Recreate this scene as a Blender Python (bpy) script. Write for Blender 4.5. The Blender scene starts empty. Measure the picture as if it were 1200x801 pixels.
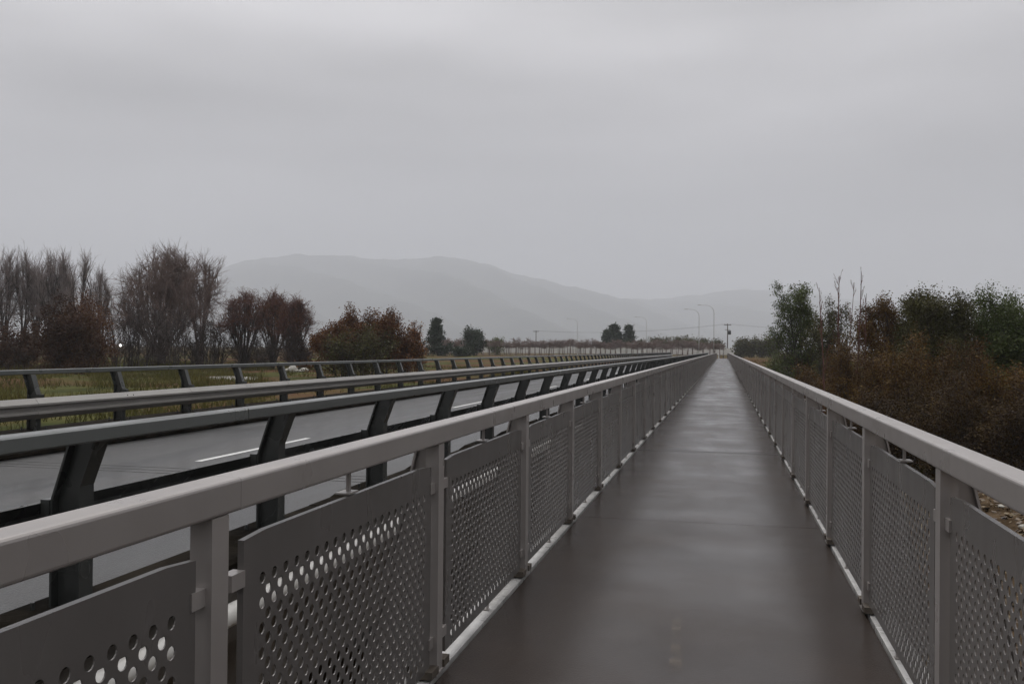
import bpy, bmesh, math, random
import numpy as np
from mathutils import Matrix, Vector

scene = bpy.context.scene
COL = scene.collection
rad = math.radians

# ------------------------------------------------------------------ camera
EYE = 1.5845
FPX = 1067.9                       # focal length in pixels of the 1200 px wide photograph
YAW, PITCH, ROLL = rad(13.0906), rad(0.429), rad(0.5313)
_F = np.array([-math.sin(YAW) * math.cos(PITCH), math.cos(YAW) * math.cos(PITCH), math.sin(PITCH)])
_R0 = np.array([math.cos(YAW), math.sin(YAW), 0.0])
_U0 = np.cross(_R0, _F)
_R = _R0 * math.cos(ROLL) + _U0 * math.sin(ROLL)
_U = -_R0 * math.sin(ROLL) + _U0 * math.cos(ROLL)
cam_data = bpy.data.cameras.new('camera')
cam_data.sensor_width = 36.0
cam_data.lens = FPX / 1200.0 * 36.0
cam_data.clip_start = 0.05
cam_data.clip_end = 20000
cam = bpy.data.objects.new('camera', cam_data)
COL.objects.link(cam)
m = Matrix.Identity(4)
for i in range(3):
    m[i][0], m[i][1], m[i][2] = _R[i], _U[i], -_F[i]
m[2][3] = EYE
cam.matrix_world = m
scene.camera = cam

# ------------------------------------------------------------------ sky, sun, exposure
SUN_EL, SUN_AZ = rad(64), rad(-32)            # behind thick cloud, ahead and to the left
world = bpy.data.worlds.new('World')
scene.world = world
world.use_nodes = True
wn, wl = world.node_tree.nodes, world.node_tree.links
wn.clear()
w_out = wn.new('ShaderNodeOutputWorld')
w_bg = wn.new('ShaderNodeBackground')
w_bg.inputs['Strength'].default_value = 0.1
w_sky = wn.new('ShaderNodeTexSky')
w_sky.sky_type = 'NISHITA'
w_sky.sun_disc = False
w_sky.sun_elevation = SUN_EL
w_sky.sun_rotation = SUN_AZ
w_sky.dust_density = 4.0
w_hsv = wn.new('ShaderNodeHueSaturation')
w_hsv.inputs['Saturation'].default_value = 0.06
wl.new(w_sky.outputs[0], w_hsv.inputs['Color'])
# overcast: brighter towards the zenith, soft cloud masses in it
w_tc = wn.new('ShaderNodeTexCoord')
w_sep = wn.new('ShaderNodeSeparateXYZ')
wl.new(w_tc.outputs['Generated'], w_sep.inputs[0])
w_ramp = wn.new('ShaderNodeValToRGB')
e = w_ramp.color_ramp.elements
e[0].position = 0.0; e[0].color = (0.312, 0.318, 0.336, 1)
e[1].position = 1.0; e[1].color = (1.16, 1.155, 1.19, 1)
for pos, c in ((0.10, (0.302, 0.303, 0.318, 1)), (0.20, (0.333, 0.328, 0.341, 1)), (0.36, (0.462, 0.453, 0.465, 1)), (0.6, (0.79, 0.785, 0.80, 1))):
    k = e.new(pos); k.color = c
wl.new(w_sep.outputs['Z'], w_ramp.inputs[0])
w_map = wn.new('ShaderNodeMapping')
w_map.inputs['Scale'].default_value = (1.0, 1.0, 4.6)
w_map.inputs['Location'].default_value = (0.35, 0.2, 0.1)
w_noise = wn.new('ShaderNodeTexNoise')
w_noise.inputs['Scale'].default_value = 1.7
w_noise.inputs['Detail'].default_value = 5.0
w_noise.inputs['Roughness'].default_value = 0.42
wl.new(w_tc.outputs['Generated'], w_map.inputs[0])
wl.new(w_map.outputs[0], w_noise.inputs['Vector'])
w_nr = wn.new('ShaderNodeMapRange')
w_nr.inputs['From Min'].default_value = 0.3
w_nr.inputs['From Max'].default_value = 0.7
w_nr.inputs['To Min'].default_value = 6.2
w_nr.inputs['To Max'].default_value = 13.8
wl.new(w_noise.outputs['Fac'], w_nr.inputs['Value'])
# cloud is thinner round the hidden sun
w_dot = wn.new('ShaderNodeVectorMath'); w_dot.operation = 'DOT_PRODUCT'
w_dot.inputs[1].default_value = (math.sin(SUN_AZ) * math.cos(SUN_EL), math.cos(SUN_AZ) * math.cos(SUN_EL), math.sin(SUN_EL))
wl.new(w_tc.outputs['Generated'], w_dot.inputs[0])
w_glow = wn.new('ShaderNodeMapRange')
w_glow.inputs['From Min'].default_value = -0.2; w_glow.inputs['From Max'].default_value = 1.0
w_glow.inputs['To Min'].default_value = 0.86; w_glow.inputs['To Max'].default_value = 1.2
wl.new(w_dot.outputs['Value'], w_glow.inputs['Value'])
w_m2 = wn.new('ShaderNodeMath'); w_m2.operation = 'MULTIPLY'
w_mul = wn.new('ShaderNodeVectorMath'); w_mul.operation = 'SCALE'
wl.new(w_ramp.outputs[0], w_mul.inputs[0])
wl.new(w_nr.outputs[0], w_m2.inputs[0]); wl.new(w_glow.outputs[0], w_m2.inputs[1])
wl.new(w_m2.outputs[0], w_mul.inputs['Scale'])
w_mix = wn.new('ShaderNodeMix'); w_mix.data_type = 'RGBA'
w_mix.inputs['Factor'].default_value = 0.93     # nearly all of the blue sky is behind cloud
wl.new(w_hsv.outputs[0], w_mix.inputs[6])
wl.new(w_mul.outputs[0], w_mix.inputs[7])
wl.new(w_mix.outputs[2], w_bg.inputs['Color'])
wl.new(w_bg.outputs[0], w_out.inputs['Surface'])

sun_data = bpy.data.lights.new('sun', 'SUN')
sun_data.energy = 1.4
sun_data.angle = rad(40)
sun_data.color = (1.0, 0.97, 0.94)
sun = bpy.data.objects.new('sun', sun_data)
COL.objects.link(sun)
sd = Vector((math.sin(SUN_AZ) * math.cos(SUN_EL), math.cos(SUN_AZ) * math.cos(SUN_EL), math.sin(SUN_EL)))
sun.rotation_euler = sd.to_track_quat('Z', 'Y').to_euler()

scene.view_settings.view_transform = 'Standard'
scene.view_settings.look = 'None'
scene.view_settings.exposure = 0.42
scene.view_settings.gamma = 1.0
scene.view_settings.use_curve_mapping = False
scene.render.engine = 'CYCLES'
scene.cycles.max_bounces = 8
scene.cycles.diffuse_bounces = 3
scene.cycles.glossy_bounces = 4
scene.cycles.transparent_max_bounces = 12
scene.cycles.volume_bounces = 2
scene.cycles.use_denoising = True
scene.cycles.caustics_reflective = False
scene.cycles.caustics_refractive = False
scene.cycles.blur_glossy = 1.0
scene.cycles.sample_clamp_indirect = 4.0


# ------------------------------------------------------------------ helpers
def ray(u, v):
    return _F + _R * (u - 600) / FPX - _U * (v - 400.5) / FPX

def at_depth(u, depth, v=410):
    """ground plan position (x, y) of photo column u at a depth along the view axis"""
    p = np.array([0, 0, EYE]) + ray(u, v) * depth
    return float(p[0]), float(p[1])

def horizon_v(u):
    return 402.9 + u * 11.1 / 1200.0

def top_z(u, v, depth):
    return float((np.array([0, 0, EYE]) + ray(u, v) * depth)[2])

def tag(o, label=None, cat=None, group=None, kind=None):
    if label: o['label'] = label
    if cat: o['category'] = cat
    if group: o['group'] = group
    if kind: o['kind'] = kind
    return o

def link(name, mesh, parent=None, loc=None):
    o = bpy.data.objects.new(name, mesh)
    COL.objects.link(o)
    if parent is not None:
        o.parent = parent
    if loc is not None:
        o.location = loc
    return o

def empty(name, loc=(0, 0, 0)):
    o = bpy.data.objects.new(name, None)
    o.empty_display_size = 0.2
    COL.objects.link(o)
    o.location = loc
    return o

def np_mesh(name, verts, faces, mat, smooth=False):
    """mesh from an (N,3) array and an (M,K) index array"""
    verts = np.asarray(verts, dtype=np.float32)
    faces = np.asarray(faces, dtype=np.int32)
    me = bpy.data.meshes.new(name)
    me.vertices.add(len(verts))
    me.vertices.foreach_set('co', verts.ravel())
    M, K = faces.shape
    me.loops.add(M * K)
    me.loops.foreach_set('vertex_index', faces.ravel())
    me.polygons.add(M)
    me.polygons.foreach_set('loop_start', np.arange(0, M * K, K, dtype=np.int32))
    me.polygons.foreach_set('loop_total', np.full(M, K, dtype=np.int32))
    if smooth:
        me.polygons.foreach_set('use_smooth', np.ones(M, dtype=bool))
    me.materials.append(mat)
    me.update(calc_edges=True)
    me.validate()
    return me

class MB:
    """collects simple solids for one mesh"""
    def __init__(self):
        self.v, self.f = [], []
    def add(self, vs, fs):
        n = len(self.v)
        self.v += [tuple(p) for p in vs]
        self.f += [tuple(i + n for i in f) for f in fs]
        return self
    def box(self, x0, x1, y0, y1, z0, z1):
        vs = [(x, y, z) for z in (z0, z1) for y in (y0, y1) for x in (x0, x1)]
        return self.add(vs, [(0, 2, 3, 1), (4, 5, 7, 6), (0, 1, 5, 4), (2, 6, 7, 3), (0, 4, 6, 2), (1, 3, 7, 5)])
    def prism_y(self, prof, y0, y1, caps=True):
        """closed profile of (x, z) points swept along y"""
        n = len(prof)
        vs = [(x, y0, z) for x, z in prof] + [(x, y1, z) for x, z in prof]
        fs = [(i, (i + 1) % n, n + (i + 1) % n, n + i) for i in range(n)]
        if caps:
            fs += [tuple(reversed(range(n))), tuple(range(n, 2 * n))]
        return self.add(vs, fs)
    def tube(self, pts, radii, k=8, cap=True):
        pts = [Vector(p) for p in pts]
        if not isinstance(radii, (list, tuple)):
            radii = [radii] * len(pts)
        vs, fs = [], []
        for i, p in enumerate(pts):
            d = (pts[min(i + 1, len(pts) - 1)] - pts[max(i - 1, 0)]).normalized()
            a = d.cross(Vector((0, 0, 1)) if abs(d.z) < 0.9 else Vector((1, 0, 0))).normalized()
            b = d.cross(a)
            for j in range(k):
                t = 2 * math.pi * j / k
                vs.append(p + (a * math.cos(t) + b * math.sin(t)) * radii[i])
        for i in range(len(pts) - 1):
            for j in range(k):
                fs.append((i * k + j, i * k + (j + 1) % k, (i + 1) * k + (j + 1) % k, (i + 1) * k + j))
        if cap:
            fs += [tuple(reversed(range(k))), tuple(range((len(pts) - 1) * k, len(pts) * k))]
        return self.add(vs, fs)
    def mesh(self, name, mat, smooth=False, fix=True):
        me = bpy.data.meshes.new(name)
        me.from_pydata(self.v, [], self.f)
        me.materials.append(mat)
        if fix:
            bm = bmesh.new(); bm.from_mesh(me)
            bmesh.ops.recalc_face_normals(bm, faces=bm.faces)
            bm.to_mesh(me); bm.free()
        if smooth:
            me.polygons.foreach_set('use_smooth', np.ones(len(me.polygons), dtype=bool))
        me.update()
        return me
    def build(self, name, mat, parent=None, loc=None, smooth=False):
        return link(name, self.mesh(name, mat, smooth), parent, loc)

def round_rect(x0, x1, z0, z1, r, k=3):
    out = []
    for cx_, cz_, a0_ in ((x1 - r, z0 + r, -90), (x1 - r, z1 - r, 0), (x0 + r, z1 - r, 90), (x0 + r, z0 + r, 180)):
        for i in range(k + 1):
            t = rad(a0_ + 90.0 * i / k)
            out.append((cx_ + r * math.cos(t), cz_ + r * math.sin(t)))
    return out

def chamfer_rect(x0, x1, z0, z1, c):
    return [(x0 + c, z0), (x1 - c, z0), (x1, z0 + c), (x1, z1 - c), (x1 - c, z1), (x0 + c, z1), (x0, z1 - c), (x0, z0 + c)]

def material(name, c0, c1=None, scale=3.0, rough=(0.5, 0.7), metal=0.0, bump=0.0, bump_scale=60.0,
             stretch=(1, 1, 1), detail=5.0, spec=0.5, island=0.0, coat=0.0, lo=0.35, hi=0.65, trans=0.0, rscale=None, objrand=0.0, speckle=0.0, speckle_scale=120.0):
    """procedural surface: two base colours mixed by noise, roughness by noise, fine relief"""
    mt = bpy.data.materials.new(name)
    mt.use_nodes = True
    n, l = mt.node_tree.nodes, mt.node_tree.links
    b = n['Principled BSDF']
    tc = n.new('ShaderNodeTexCoord')
    mp = n.new('ShaderNodeMapping'); mp.inputs['Scale'].default_value = stretch
    geo = n.new('ShaderNodeNewGeometry')
    l.new(geo.outputs['Position'], mp.inputs[0])
    no = n.new('ShaderNodeTexNoise')
    no.inputs['Scale'].default_value = scale
    no.inputs['Detail'].default_value = detail
    no.inputs['Roughness'].default_value = 0.6
    l.new(mp.outputs[0], no.inputs['Vector'])
    mr = n.new('ShaderNodeMapRange')
    mr.inputs['From Min'].default_value = lo; mr.inputs['From Max'].default_value = hi
    l.new(no.outputs['Fac'], mr.inputs['Value'])
    mx = n.new('ShaderNodeMix'); mx.data_type = 'RGBA'
    c1 = c1 or c0
    mx.inputs[6].default_value = (*c0, 1); mx.inputs[7].default_value = (*c1, 1)
    l.new(mr.outputs[0], mx.inputs[0])
    col = mx.outputs[2]
    if island > 0:
        hs = n.new('ShaderNodeHueSaturation')
        ir = n.new('ShaderNodeMapRange')
        ir.inputs['To Min'].default_value = 1 - island; ir.inputs['To Max'].default_value = 1 + island
        l.new(geo.outputs['Random Per Island'], ir.inputs['Value'])
        l.new(ir.outputs[0], hs.inputs['Value'])
        ih = n.new('ShaderNodeMapRange')
        ih.inputs['To Min'].default_value = 0.5 - island * 0.03; ih.inputs['To Max'].default_value = 0.5 + island * 0.05
        l.new(geo.outputs['Random Per Island'], ih.inputs['Value'])
        l.new(ih.outputs[0], hs.inputs['Hue'])
        l.new(col, hs.inputs['Color'])
        col = hs.outputs[0]
    if speckle > 0:
        sn = n.new('ShaderNodeTexNoise'); sn.inputs['Scale'].default_value = speckle_scale; sn.inputs['Detail'].default_value = 2.0
        l.new(geo.outputs['Position'], sn.inputs['Vector'])
        sr = n.new('ShaderNodeMapRange'); sr.inputs['From Min'].default_value = 0.3; sr.inputs['From Max'].default_value = 0.7
        sr.inputs['To Min'].default_value = 1 - speckle; sr.inputs['To Max'].default_value = 1 + speckle
        l.new(sn.outputs['Fac'], sr.inputs['Value'])
        h3 = n.new('ShaderNodeHueSaturation'); l.new(sr.outputs[0], h3.inputs['Value']); l.new(col, h3.inputs['Color'])
        col = h3.outputs[0]
    if objrand > 0:
        oi = n.new('ShaderNodeObjectInfo')
        orr = n.new('ShaderNodeMapRange'); orr.inputs['To Min'].default_value = 1 - objrand; orr.inputs['To Max'].default_value = 1 + objrand
        l.new(oi.outputs['Random'], orr.inputs['Value'])
        h2 = n.new('ShaderNodeHueSaturation'); l.new(orr.outputs[0], h2.inputs['Value']); l.new(col, h2.inputs['Color'])
        col = h2.outputs[0]
    l.new(col, b.inputs['Base Color'])
    n2 = n.new('ShaderNodeTexNoise')
    n2.inputs['Scale'].default_value = rscale if rscale else scale * 1.7
    n2.inputs['Detail'].default_value = 2.5
    l.new(mp.outputs[0], n2.inputs['Vector'])
    rr = n.new('ShaderNodeMapRange')
    rr.inputs['From Min'].default_value = 0.25; rr.inputs['From Max'].default_value = 0.75
    rr.inputs['To Min'].default_value = rough[0]; rr.inputs['To Max'].default_value = rough[1]
    l.new(n2.outputs['Fac'], rr.inputs['Value'])
    l.new(rr.outputs[0], b.inputs['Roughness'])
    b.inputs['Metallic'].default_value = metal
    b.inputs['Specular IOR Level'].default_value = spec
    b.inputs['Coat Weight'].default_value = coat
    b.inputs['Coat Roughness'].default_value = 0.13; b.inputs['Coat IOR'].default_value = 1.33
    if bump > 0:
        n3 = n.new('ShaderNodeTexNoise')
        n3.inputs['Scale'].default_value = bump_scale
        n3.inputs['Detail'].default_value = 4.0
        l.new(geo.outputs['Position'], n3.inputs['Vector'])
        bp = n.new('ShaderNodeBump')
        bp.inputs['Strength'].default_value = bump
        bp.inputs['Distance'].default_value = 0.01
        l.new(n3.outputs['Fac'], bp.inputs['Height'])
        l.new(bp.outputs[0], b.inputs['Normal'])
    if trans > 0:
        tr = n.new('ShaderNodeBsdfTranslucent')
        l.new(col, tr.inputs['Color'])
        ms = n.new('ShaderNodeMixShader'); ms.inputs[0].default_value = trans
        l.new(b.outputs[0], ms.inputs[1]); l.new(tr.outputs[0], ms.inputs[2])
        l.new(ms.outputs[0], n['Material Output'].inputs['Surface'])
    return mt

M = {}
M['rail'] = material('weathered_grey_steel', (0.278, 0.255, 0.240), (0.348, 0.322, 0.305), 1.6, (0.24, 0.40), 0.35, 0.0, 140, (2.5, 1.5, 1.2), lo=0.1, hi=0.9, detail=4, objrand=0.05)
M['panel'] = material('perforated_sheet_steel', (0.102, 0.094, 0.088), (0.152, 0.141, 0.133), 1.6, (0.24, 0.36), 0.2, 0.0, 160, (3, 2.0, 0.8), lo=0.1, hi=0.9, detail=5, objrand=0.10)
M['channel'] = material('wet_galvanised_channel', (0.36, 0.352, 0.338), (0.54, 0.53, 0.51), 5.0, (0.22, 0.45), 0.1, 0.1, 90)
def deck_material():
    """dark anti-slip surface under an uneven film of rain water"""
    mt = material('wet_deck_surface', (0.016, 0.0100, 0.0072), (0.034, 0.0236, 0.0176), 1.2, (0.42, 0.6), 0.0, 0.6, 110, (0.9, 1.0, 1), spec=0.08, rscale=0.6, coat=0.9, lo=0.25, hi=0.75, detail=8, speckle=0.40, speckle_scale=140)
    n, l = mt.node_tree.nodes, mt.node_tree.links
    b = n['Principled BSDF']
    geo = n.new('ShaderNodeNewGeometry')
    def noise(sc, scale, det):
        mp = n.new('ShaderNodeMapping'); mp.inputs['Scale'].default_value = sc
        l.new(geo.outputs['Position'], mp.inputs[0])
        t = n.new('ShaderNodeTexNoise'); t.inputs['Scale'].default_value = scale; t.inputs['Detail'].default_value = det
        l.new(mp.outputs[0], t.inputs['Vector']); return t.outputs['Fac']
    def rng(v, a, c, lo=0.3, hi=0.7):
        r = n.new('ShaderNodeMapRange'); r.inputs['From Min'].default_value = lo; r.inputs['From Max'].default_value = hi
        r.inputs['To Min'].default_value = a; r.inputs['To Max'].default_value = c
        l.new(v, r.inputs['Value']); return r.outputs[0]
    mixn = n.new('ShaderNodeMath'); mixn.operation = 'ADD'
    l.new(rng(noise((0.7, 0.8, 1), 1.3, 7.0), 0.0, 0.5), mixn.inputs[0])
    l.new(rng(noise((1.2, 0.25, 1), 0.9, 5.0), 0.0, 0.5), mixn.inputs[1])
    l.new(rng(mixn.outputs[0], 0.48, 0.95, 0.15, 0.85), b.inputs['Coat Weight'])
    b.inputs['Coat IOR'].default_value = 1.32
    cb = n.new('ShaderNodeBump'); cb.inputs['Strength'].default_value = 0.16; cb.inputs['Distance'].default_value = 0.004
    l.new(noise((1, 1, 1), 130.0, 3.0), cb.inputs['Height']); l.new(cb.outputs[0], b.inputs['Coat Normal'])
    l.new(rng(mixn.outputs[0], 0.25, 0.14, 0.2, 0.8), b.inputs['Coat Roughness'])
    return mt
M['deck'] = deck_material()
M['bracket'] = material('stained_bracket_steel', (0.045, 0.036, 0.028), (0.085, 0.068, 0.050), 8, (0.4, 0.6))
M['joint'] = material('rubber_joint', (0.02, 0.019, 0.018), None, 8, (0.4, 0.6))
M['asphalt'] = material('wet_asphalt', (0.013, 0.013, 0.013), (0.044, 0.043, 0.042), 0.8, (0.26, 0.62), 0.0, 0.7, 60, (1.6, 0.22, 1), rscale=0.8, spec=0.28, coat=0.14, speckle=0.45, speckle_scale=75)
M['paint'] = material('road_paint', (0.62, 0.62, 0.60), (0.45, 0.45, 0.43), 14, (0.3, 0.5), bump=0.2, bump_scale=90)
M['concrete'] = material('mossy_wet_concrete', (0.007, 0.006, 0.005), (0.024, 0.020, 0.015), 2.2, (0.85, 0.98), bump=0.5, bump_scale=35, spec=0.02)
M['girder'] = material('grey_concrete', (0.16, 0.15, 0.135), (0.24, 0.225, 0.205), 1.5, (0.6, 0.85), bump=0.3, bump_scale=25)
M['pipe'] = material('pale_pipe', (0.82, 0.80, 0.76), (0.70, 0.68, 0.63), 2.5, (0.3, 0.5))
M['barrier'] = material('dark_barrier_steel', (0.036, 0.038, 0.036), (0.060, 0.063, 0.060), 1.6, (0.22, 0.34), 0.1, 0.0, 90, lo=0.15, hi=0.85, objrand=0.08)
M['top_rail'] = material('wet_grey_green_rail', (0.085, 0.091, 0.087), (0.12, 0.127, 0.121), 1.6, (0.25, 0.36), 0.1, 0.0, 90, lo=0.15, hi=0.85, objrand=0.08, coat=0.6)
M['beam'] = material('galvanised_guardrail', (0.20, 0.190, 0.176), (0.29, 0.276, 0.256), 1.6, (0.30, 0.42), 0.15, 0.0, 60, (1, 0.6, 1), lo=0.1, hi=0.9, objrand=0.08)
M['bolt'] = material('steel_bolt', (0.12, 0.115, 0.11), None, 20, (0.3, 0.5), 0.5)
M['stone'] = material('pale_river_stone', (0.17, 0.16, 0.14), (0.30, 0.285, 0.255), 2.0, (0.6, 0.9), bump=0.3, bump_scale=20, island=0.3)
M['litter'] = material('leaf_litter', (0.045, 0.028, 0.014), (0.13, 0.085, 0.045), 6.0, (0.45, 0.8), island=0.55)
M['grass'] = material('rough_grass', (0.052, 0.052, 0.014), (0.105, 0.088, 0.026), 0.16, (0.8, 0.95), island=0.35, trans=0.25, spec=0.15)
M['bark'] = material('wet_bark', (0.030, 0.024, 0.020), (0.055, 0.043, 0.036), 2.0, (0.7, 0.9))
M['twig'] = material('bare_twigs_grey', (0.17, 0.138, 0.128), (0.24, 0.195, 0.18), 0.6, (0.7, 0.9))
M['twig_brown'] = material('bare_twigs_brown', (0.120, 0.083, 0.070), (0.185, 0.130, 0.110), 0.5, (0.7, 0.9))
M['twig_red'] = material('bare_twigs_red', (0.080, 0.032, 0.024), (0.125, 0.050, 0.036), 0.4, (0.7, 0.9))
M['thicket'] = material('dark_thicket_twigs', (0.034, 0.024, 0.021), (0.058, 0.040, 0.033), 0.4, (0.8, 0.95))
M['leaf_russet'] = material('russet_leaves', (0.080, 0.030, 0.013), (0.135, 0.056, 0.019), 0.5, (0.55, 0.8), island=0.45, trans=0.2, spec=0.18)
M['leaf_dkred'] = material('dark_red_leaves', (0.040, 0.018, 0.011), (0.066, 0.030, 0.016), 0.4, (0.6, 0.8), island=0.4, trans=0.2, spec=0.18)
M['leaf_orange'] = material('orange_leaves', (0.15, 0.052, 0.016), (0.21, 0.088, 0.028), 0.6, (0.55, 0.8), island=0.4, trans=0.25, spec=0.18)
M['leaf_ochre'] = material('ochre_brown_leaves', (0.060, 0.031, 0.010), (0.122, 0.062, 0.016), 0.45, (0.55, 0.8), island=0.5, trans=0.22, spec=0.18)
M['leaf_olive'] = material('olive_leaves', (0.042, 0.040, 0.015), (0.085, 0.076, 0.026), 0.5, (0.5, 0.75), island=0.45, trans=0.22, spec=0.18)
M['leaf_shaded'] = material('shade_toned_brown_leaves', (0.034, 0.019, 0.007), (0.064, 0.035, 0.010), 0.5, (0.6, 0.85), island=0.45, trans=0.15, spec=0.18)  # brown leaves with the shade under the dense overhang put into their colour
M['leaf_green'] = material('green_leaves', (0.048, 0.064, 0.019), (0.092, 0.108, 0.032), 0.45, (0.5, 0.75), island=0.4, trans=0.22, spec=0.18)
M['leaf_dark'] = material('dark_evergreen_leaves', (0.020, 0.032, 0.018), (0.036, 0.050, 0.026), 0.6, (0.55, 0.8), island=0.35, trans=0.1, spec=0.18)
M['galv_pole'] = material('galvanised_pole', (0.42, 0.42, 0.415), (0.50, 0.50, 0.495), 3, (0.35, 0.5), 0.4)  # lightened so the street lamps look fainter: haze put into the colour
M['wood_pole'] = material('weathered_timber', (0.07, 0.06, 0.05), (0.11, 0.095, 0.08), 4, (0.7, 0.9))
M['dark_box'] = material('dark_equipment', (0.03, 0.03, 0.032), None, 4, (0.4, 0.6))
M['net'] = material('pale_windbreak_cloth', (0.50, 0.49, 0.46), (0.62, 0.61, 0.58), 0.25, (0.7, 0.9))
M['white'] = material('white_painted_metal', (0.78, 0.78, 0.76), (0.68, 0.68, 0.66), 6, (0.35, 0.5))
M['hill'] = material('wooded_hillside', (0.032, 0.044, 0.046), (0.060, 0.068, 0.062), 0.004, (0.9, 1.0))
lamp_mat = bpy.data.materials.new('lit_lamp'); lamp_mat.use_nodes = True
_b = lamp_mat.node_tree.nodes['Principled BSDF']
_b.inputs['Emission Color'].default_value = (1.0, 0.97, 0.9, 1); _b.inputs['Emission Strength'].default_value = 3.0
M['lit'] = lamp_mat

# ground: rough grass, dead bracken and bare silt by noise
def ground_material():
    mt = bpy.data.materials.new('river_flat_ground'); mt.use_nodes = True
    n, l = mt.node_tree.nodes, mt.node_tree.links
    b = n['Principled BSDF']
    geo = n.new('ShaderNodeNewGeometry')
    def noise(scale, detail=5):
        t = n.new('ShaderNodeTexNoise'); t.inputs['Scale'].default_value = scale; t.inputs['Detail'].default_value = detail
        l.new(geo.outputs['Position'], t.inputs['Vector']); return t
    def mix(f, a, c, lo, hi):
        r = n.new('ShaderNodeMapRange'); r.inputs['From Min'].default_value = lo; r.inputs['From Max'].default_value = hi
        l.new(f, r.inputs['Value'])
        x = n.new('ShaderNodeMix'); x.data_type = 'RGBA'
        l.new(r.outputs[0], x.inputs[0])
        for i, q in ((6, a), (7, c)):
            if isinstance(q, tuple): x.inputs[i].default_value = (*q, 1)
            else: l.new(q, x.inputs[i])
        return x.outputs[2]
    g = mix(noise(0.35).outputs[0], (0.034, 0.040, 0.012), (0.082, 0.078, 0.024), 0.35, 0.65)
    g = mix(noise(0.09, 7).outputs[0], g, (0.085, 0.046, 0.024), 0.45, 0.55)
    g = mix(noise(2.5).outputs[0], g, (0.03, 0.026, 0.015), 0.55, 0.75)
    sx = n.new('ShaderNodeSeparateXYZ'); l.new(geo.outputs['Position'], sx.inputs[0])
    soil = mix(noise(1.2).outputs[0], (0.040, 0.026, 0.014), (0.085, 0.058, 0.034), 0.4, 0.6)
    yy = n.new('ShaderNodeMapRange'); yy.inputs['From Min'].default_value = 46; yy.inputs['From Max'].default_value = 62; yy.inputs['To Min'].default_value = 1; yy.inputs['To Max'].default_value = 0
    l.new(sx.outputs['Y'], yy.inputs['Value'])
    xx = n.new('ShaderNodeMapRange'); xx.inputs['From Min'].default_value = -13.5; xx.inputs['From Max'].default_value = -10
    l.new(sx.outputs['X'], xx.inputs['Value'])
    ml = n.new('ShaderNodeMath'); ml.operation = 'MULTIPLY'; l.new(yy.outputs[0], ml.inputs[0]); l.new(xx.outputs[0], ml.inputs[1])
    g = mix(ml.outputs[0], g, soil, 0.0, 1.0)
    l.new(g, b.inputs['Base Color'])
    b.inputs['Roughness'].default_value = 1.0; b.inputs['Specular IOR Level'].default_value = 0.05
    bp = n.new('ShaderNodeBump'); bp.inputs['Strength'].default_value = 0.8; bp.inputs['Distance'].default_value = 0.15
    l.new(noise(3.0).outputs[0], bp.inputs['Height']); l.new(bp.outputs[0], b.inputs['Normal'])
    return mt
M['ground'] = ground_material()


# ------------------------------------------------------------------ ground
BRIDGE_END = 186.0
_rs = np.random.RandomState(5)
_wav = [(_rs.uniform(0.02, 0.22), _rs.uniform(0, 6.28), _rs.uniform(0, 6.28)) for _ in range(10)]

def sstep(a, b, x):
    t = np.clip((x - a) / (b - a), 0, 1)
    return t * t * (3 - 2 * t)

def terrain(x, y):
    x = np.asarray(x, dtype=float); y = np.asarray(y, dtype=float)
    left = -1.15 - 2.2 * sstep(-17, -10.5, x)
    right = -3.3 + 0.9 * sstep(4, 11, x) * (1 - sstep(30, 60, y)) + 0.9 * sstep(9, 26, x)
    z = np.where(x < -6, left, np.minimum(left, right) * 0 + np.where(x < 2, -3.35, right))
    far = sstep(95, 178, y)
    z = z * (1 - far) + (-0.2) * far
    for k, a, c in _wav:
        z = z + 0.045 * np.sin(k * (x * math.cos(c) + y * math.sin(c)) * 3 + a) * (1 - sstep(300, 600, np.hypot(x, y))) * (1 - sstep(175, 186, y))
    return z

def tz(x, y):
    return float(terrain(x, y))

def graded(lo, hi, fine_lo, fine_hi, step, growth=1.25):
    a = list(np.arange(fine_lo, fine_hi + 1e-6, step))
    s = step
    while a[-1] < hi:
        s *= growth; a.append(min(a[-1] + s, hi))
    s = step
    while a[0] > lo:
        s *= growth; a.insert(0, max(a[0] - s, lo))
    return np.array(a)

gx = graded(-14000, 14000, -70, 45, 1.2)
gy = graded(-1100, 14000, -12, 210, 1.6)
GX, GY = np.meshgrid(gx, gy)
GZ = terrain(GX, GY)
gv = np.stack([GX.ravel(), GY.ravel(), GZ.ravel()], 1)
nx_, ny_ = len(gx), len(gy)
ii, jj = np.meshgrid(np.arange(nx_ - 1), np.arange(ny_ - 1))
a0 = (jj * nx_ + ii).ravel()
gf = np.stack([a0, a0 + 1, a0 + 1 + nx_, a0 + nx_], 1)
tag(link('ground', np_mesh('ground', gv, gf, M['ground'], True)), 'rough grassy river flats with patches of brown bracken', kind='structure')

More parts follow.
